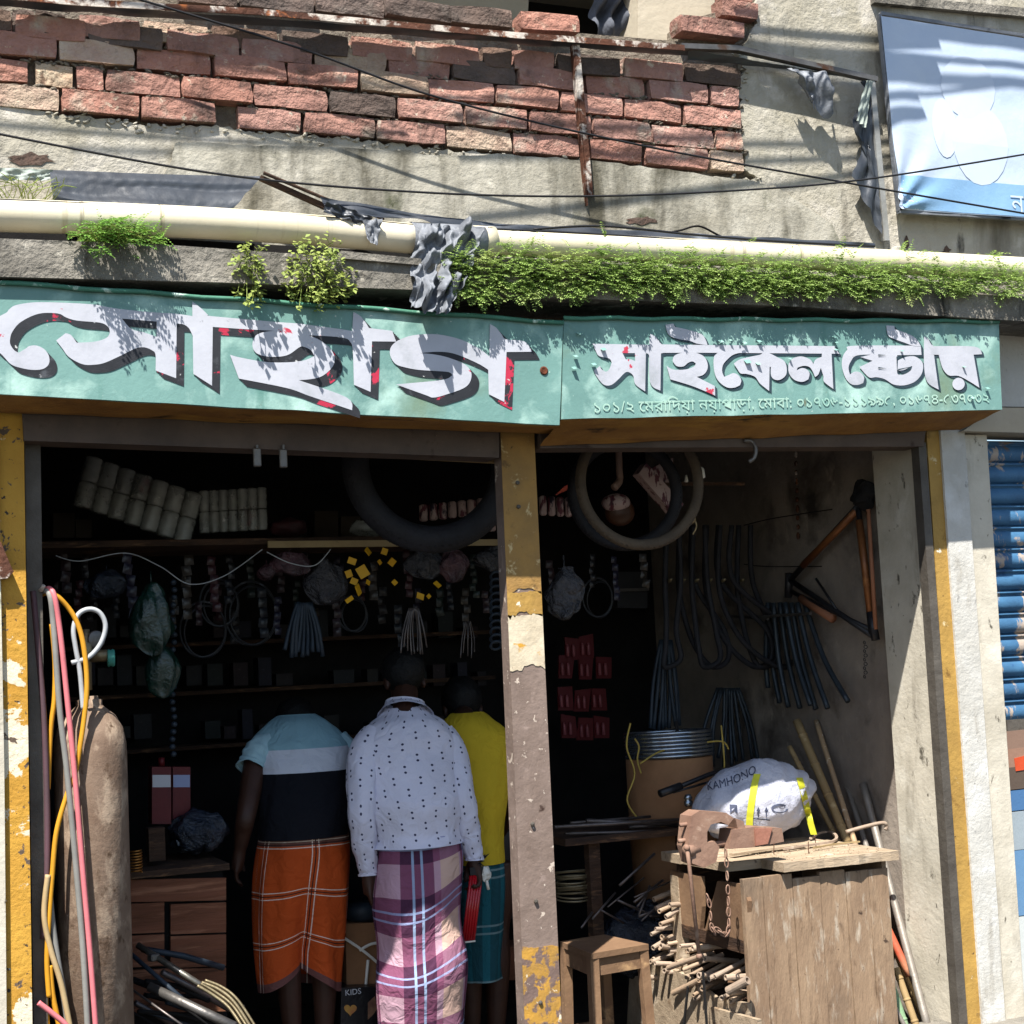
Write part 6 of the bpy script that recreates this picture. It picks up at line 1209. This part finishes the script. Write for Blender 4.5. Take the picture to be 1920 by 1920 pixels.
# poles and pipes leaning in the right corner
M_bam = mk('bamboo', '#9c835c', '#86704c', 7, .7, .3, 40, layers=[('#5d4c38', 9, .6, .72), ('#b9a27a', 12, .6, .7)], stretch=(1, 1, .3)); M_bamg = mk('green_painted_pole', '#6f8f6a', '#7f8f70', 8, .7, .3, layers=[('#a58f78', 12, .6, .68)]); M_redp = mk('red_painted_pipe', '#b0452e', '#9a6a4c', 7, .6, .2, layers=[('#8a705c', 12, .6, .68)]); M_gpi = mk('grey_pipe', '#8a837a', '#776f66', 7, .5, .2, 50, metal=.3, layers=[('#6b5040', 12, .62, .7)])
M_orp = mk('orange_striped_pole', '#9c8468', '#a88a68', 22, .6, .2, layers=[('#d8cbb4', 26, .6, .64), ('#c07a34', 18, .62, .65)])
def pole(lab, a, b, r_, m_, knots=0, name='pole', cat='pole'):
    A_, B_ = P(*a), P(*b); m = MB(); n = 14; m.tube([A_.lerp(B_, i/n) for i in range(n+1)], r_, 10)
    for i in range(knots): c_ = A_.lerp(B_, (i+.5)/knots); d = (B_-A_).normalized(); m.tube([c_-d*.006, c_, c_+d*.006], [r_, r_*1.16, r_], 10)
    solo(name, m, m_, lab, cat, 'poles and pipes leaning in the right corner', True)
pole('thick bamboo pole behind the white sack, leaning left', (1494, 1352, .95), (1590, 1580, .55), .019, M_bam, 4)
pole('second bamboo pole close behind the thick one', (1480, 1400, .9), (1578, 1590, .6), .012, M_bam, 3)
pole('orange and white striped pole right of the bamboo', (1530, 1352, .95), (1606, 1590, .5), .012, M_orp)
pole('dark pole in the shade right of the striped one', (1572, 1425, .9), (1632, 1610, .5), .012, M_gpi)
pole('dark pipe standing farthest back in the corner', (1600, 1412, .85), (1650, 1600, .5), .013, M_gpi)
pole('long grey pipe leaning outermost, down to the street', (1618, 1470, .62), (1742, 1935, .12), .0165, M_gpi)
pole('brownish pipe right of the long grey one', (1636, 1520, .62), (1712, 1780, .4), .0155, M_bam, 0)
pole('red painted pipe behind the long grey one', (1622, 1650, .42), (1706, 1830, .25), .016, M_redp)
pole('tan pole between the bench and the red pipe', (1640, 1690, .38), (1730, 1910, .25), .011, M_bam)
pole('green painted pole low beside the bench', (1655, 1800, .2), (1700, 1935, .1), .017, M_bamg, 3)
pole('grey brown bamboo low between the green pole and the grey pipe', (1680, 1815, .22), (1722, 1935, .12), .014, M_bam, 3)
pole('pale thin pole lowest beside the bench', (1668, 1870, .12), (1715, 1960, .06), .009, M_gpi)
# ---------------------------------------------------------------- the dim clutter hanging and stacked inside
random.seed(41)
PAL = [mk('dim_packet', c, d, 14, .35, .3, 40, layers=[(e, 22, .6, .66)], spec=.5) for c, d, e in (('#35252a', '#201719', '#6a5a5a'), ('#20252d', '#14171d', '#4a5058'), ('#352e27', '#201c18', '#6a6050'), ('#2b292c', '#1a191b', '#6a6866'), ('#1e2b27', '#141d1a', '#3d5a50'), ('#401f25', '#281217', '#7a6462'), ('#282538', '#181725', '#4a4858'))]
ADJ = {0: 'dim maroon', 1: 'dim blue grey', 2: 'dim tan', 3: 'dim grey', 4: 'dim green', 5: 'dim red', 6: 'dim violet'}
def packstrip(u, v, y, n, k, where):                    # a strip of sachets hung from a nail
    o = thing('packet_strip', ADJ[k]+' strip of '+str(n)+' packets hanging '+where, 'packets', P(u, v+n*18, y), 'packet strips hanging in the shop'); s_ = rr(.026, .038); sw = rr(-.12, .12)
    for i in range(n):
        m = MB(); c = P(u, v, y)+V(sw*.04*i+rr(-.006, .006), rr(-.01, .01), -s_*1.15*i); rt = Matrix.Rotation(rr(-.35, .35), 3, 'Z') @ Matrix.Rotation(rr(-.12, .12)+sw, 3, 'Y')
        g = []
        for a in range(5):
            for b in range(5): x, z = a/4-.5, b/4-.5; g.append(c+rt @ V(x*s_, -.008*(1-4*x*x)*(1-4*z*z)+rr(-.001, .001), z*s_*1.1))
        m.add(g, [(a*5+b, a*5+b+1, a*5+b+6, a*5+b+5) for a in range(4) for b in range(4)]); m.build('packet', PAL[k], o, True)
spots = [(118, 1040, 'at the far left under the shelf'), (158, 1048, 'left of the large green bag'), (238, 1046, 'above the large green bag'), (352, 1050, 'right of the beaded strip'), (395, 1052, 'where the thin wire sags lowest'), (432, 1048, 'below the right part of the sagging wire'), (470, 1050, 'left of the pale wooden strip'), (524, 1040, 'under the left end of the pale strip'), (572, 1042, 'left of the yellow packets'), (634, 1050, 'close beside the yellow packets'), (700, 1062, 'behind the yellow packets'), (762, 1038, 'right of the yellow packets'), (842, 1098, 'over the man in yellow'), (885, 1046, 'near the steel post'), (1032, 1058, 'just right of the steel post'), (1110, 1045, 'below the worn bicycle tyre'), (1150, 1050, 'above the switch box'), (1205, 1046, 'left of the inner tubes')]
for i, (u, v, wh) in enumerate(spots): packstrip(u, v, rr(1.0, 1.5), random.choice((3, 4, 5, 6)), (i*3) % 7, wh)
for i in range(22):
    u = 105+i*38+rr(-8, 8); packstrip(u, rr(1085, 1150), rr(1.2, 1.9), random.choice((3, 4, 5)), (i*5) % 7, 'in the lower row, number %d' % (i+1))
for i, (u, v, R_, wh) in enumerate(((410, 1130, 44, 'below the sagging wire'), (470, 1150, 60, 'left of the blue cables'), (380, 1180, 52, 'right of the beaded strip'), (660, 1150, 34, 'under the yellow packets'), (1120, 1120, 40, 'left of the switch box'))):
    m = MB(); m.torus(P(u, v, 1.4), R_/560, .004, 40, 6, (.1, 1, rr(-.2, .2)), 1.25); m.torus(P(u+5, v+4, 1.41), R_/580, .004, 40, 6, (-.1, 1, rr(-.2, .2)), 1.2)
    solo('cable_coil', m, PAL[1], 'dim coil of cable hanging '+wh, 'cable coil', 'cable coils in the shop', True)
M_bx = [mk('dim_carton', c, None, 5, .8, .2, layers=[('#2a211a', 9, .6, .7)]) for c in ('#2c2219', '#332a21', '#211e20')]
for i, (u, w_, h_, wh) in enumerate(((100, 40, 46, 'far left'), (142, 30, 34, 'left of the tilted cup pack'), (520, 46, 32, 'left of the reddish bundle'), (590, 44, 50, 'between the bundles'), (640, 36, 40, 'left of the clear bag'))):
    m = MB(); slab(m, [(u, 1008-h_), (u+w_, 1008-h_), (u+w_, 1008), (u, 1008)], 1.25, .12); solo('shelf_carton', m, M_bx[i % 3], 'dim small carton standing on the high shelf, '+wh, 'carton', 'cartons on the high shelf')
PALD = [mk('shade_dark_stock', c, None, 9, .6, .2, layers=[(d, 26, .64, .68)]) for c, d in (('#1a1315', '#2c2425'), ('#121519', '#23262b'), ('#1a1713', '#2b2721'), ('#151416', '#282728'), ('#101614', '#1e2724'), ('#1f1013', '#33272a'), ('#141220', '#242230'))]
# rear shelves with small boxes, depth shade put into their near-black colours
rs = thing('rear_shelf', 'dark rear shelving behind the three men', 'shelf', P(650, 1500, 2.3))
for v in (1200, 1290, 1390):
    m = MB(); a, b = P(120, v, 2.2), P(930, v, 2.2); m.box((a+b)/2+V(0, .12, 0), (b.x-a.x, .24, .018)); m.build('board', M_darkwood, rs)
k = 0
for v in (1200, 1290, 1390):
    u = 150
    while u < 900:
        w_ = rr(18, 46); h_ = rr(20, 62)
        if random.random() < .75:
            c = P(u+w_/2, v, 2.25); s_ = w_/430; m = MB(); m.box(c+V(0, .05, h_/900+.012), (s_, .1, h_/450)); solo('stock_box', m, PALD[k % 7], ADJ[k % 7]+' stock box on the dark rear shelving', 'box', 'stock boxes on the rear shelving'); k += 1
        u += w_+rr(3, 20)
# more pieces under the bench level: rods and tubes heaped at the left bottom
for i in range(12):
    a = P(rr(240, 330), rr(1770, 1900), rr(.35, .6)); b = a+V(rr(.2, .4), rr(0, .15), rr(-.25, -.1)); m = MB(); m.tube([a, (a+b)/2+V(0, 0, rr(-.01, .02)), b], rr(.004, .012), 8)
    solo('scrap_tube', m, random.choice((M_bl, M_stl, M_dark)), 'dark scrap tube in the heap of bicycle parts by the gas cylinder', 'tube', 'scrap tubes by the gas cylinder', True)
# loose black cable and torn sheeting along the pipes
for lab, pl in (('black cable running along the top of the left pipe', [(-60, 372), (200, 384), (420, 396), (640, 410), (790, 424)]), ('black cable drooping along the right pipe', [(890, 428), (1100, 438), (1300, 452), (1500, 468), (1660, 474)]), ('black cable crossing the plaster over the right pipe', [(1000, 430), (1130, 424), (1300, 440), (1450, 452), (1640, 462)])):
    m = MB(); m.tube(spline(pts(pl, -.2), 8), .0045, 6); solo('black_cable', m, M_wire, lab, 'cable', smooth=True)
drape('plastic_scrap', 'torn black plastic on the left pipe beside the batten', 'plastic', M_tarp, [(612, 376), (700, 408), (688, 424), (606, 398)], -.22, .02, 24, 10, 6, wv=.2)
drape('plastic_scrap', 'black plastic scrap lying behind the ferns by the grey wrapping', 'plastic', M_tarp, [(890, 424), (1010, 436), (1000, 448), (884, 440)], -.2, .012, 24, 6, 6, wv=.2)
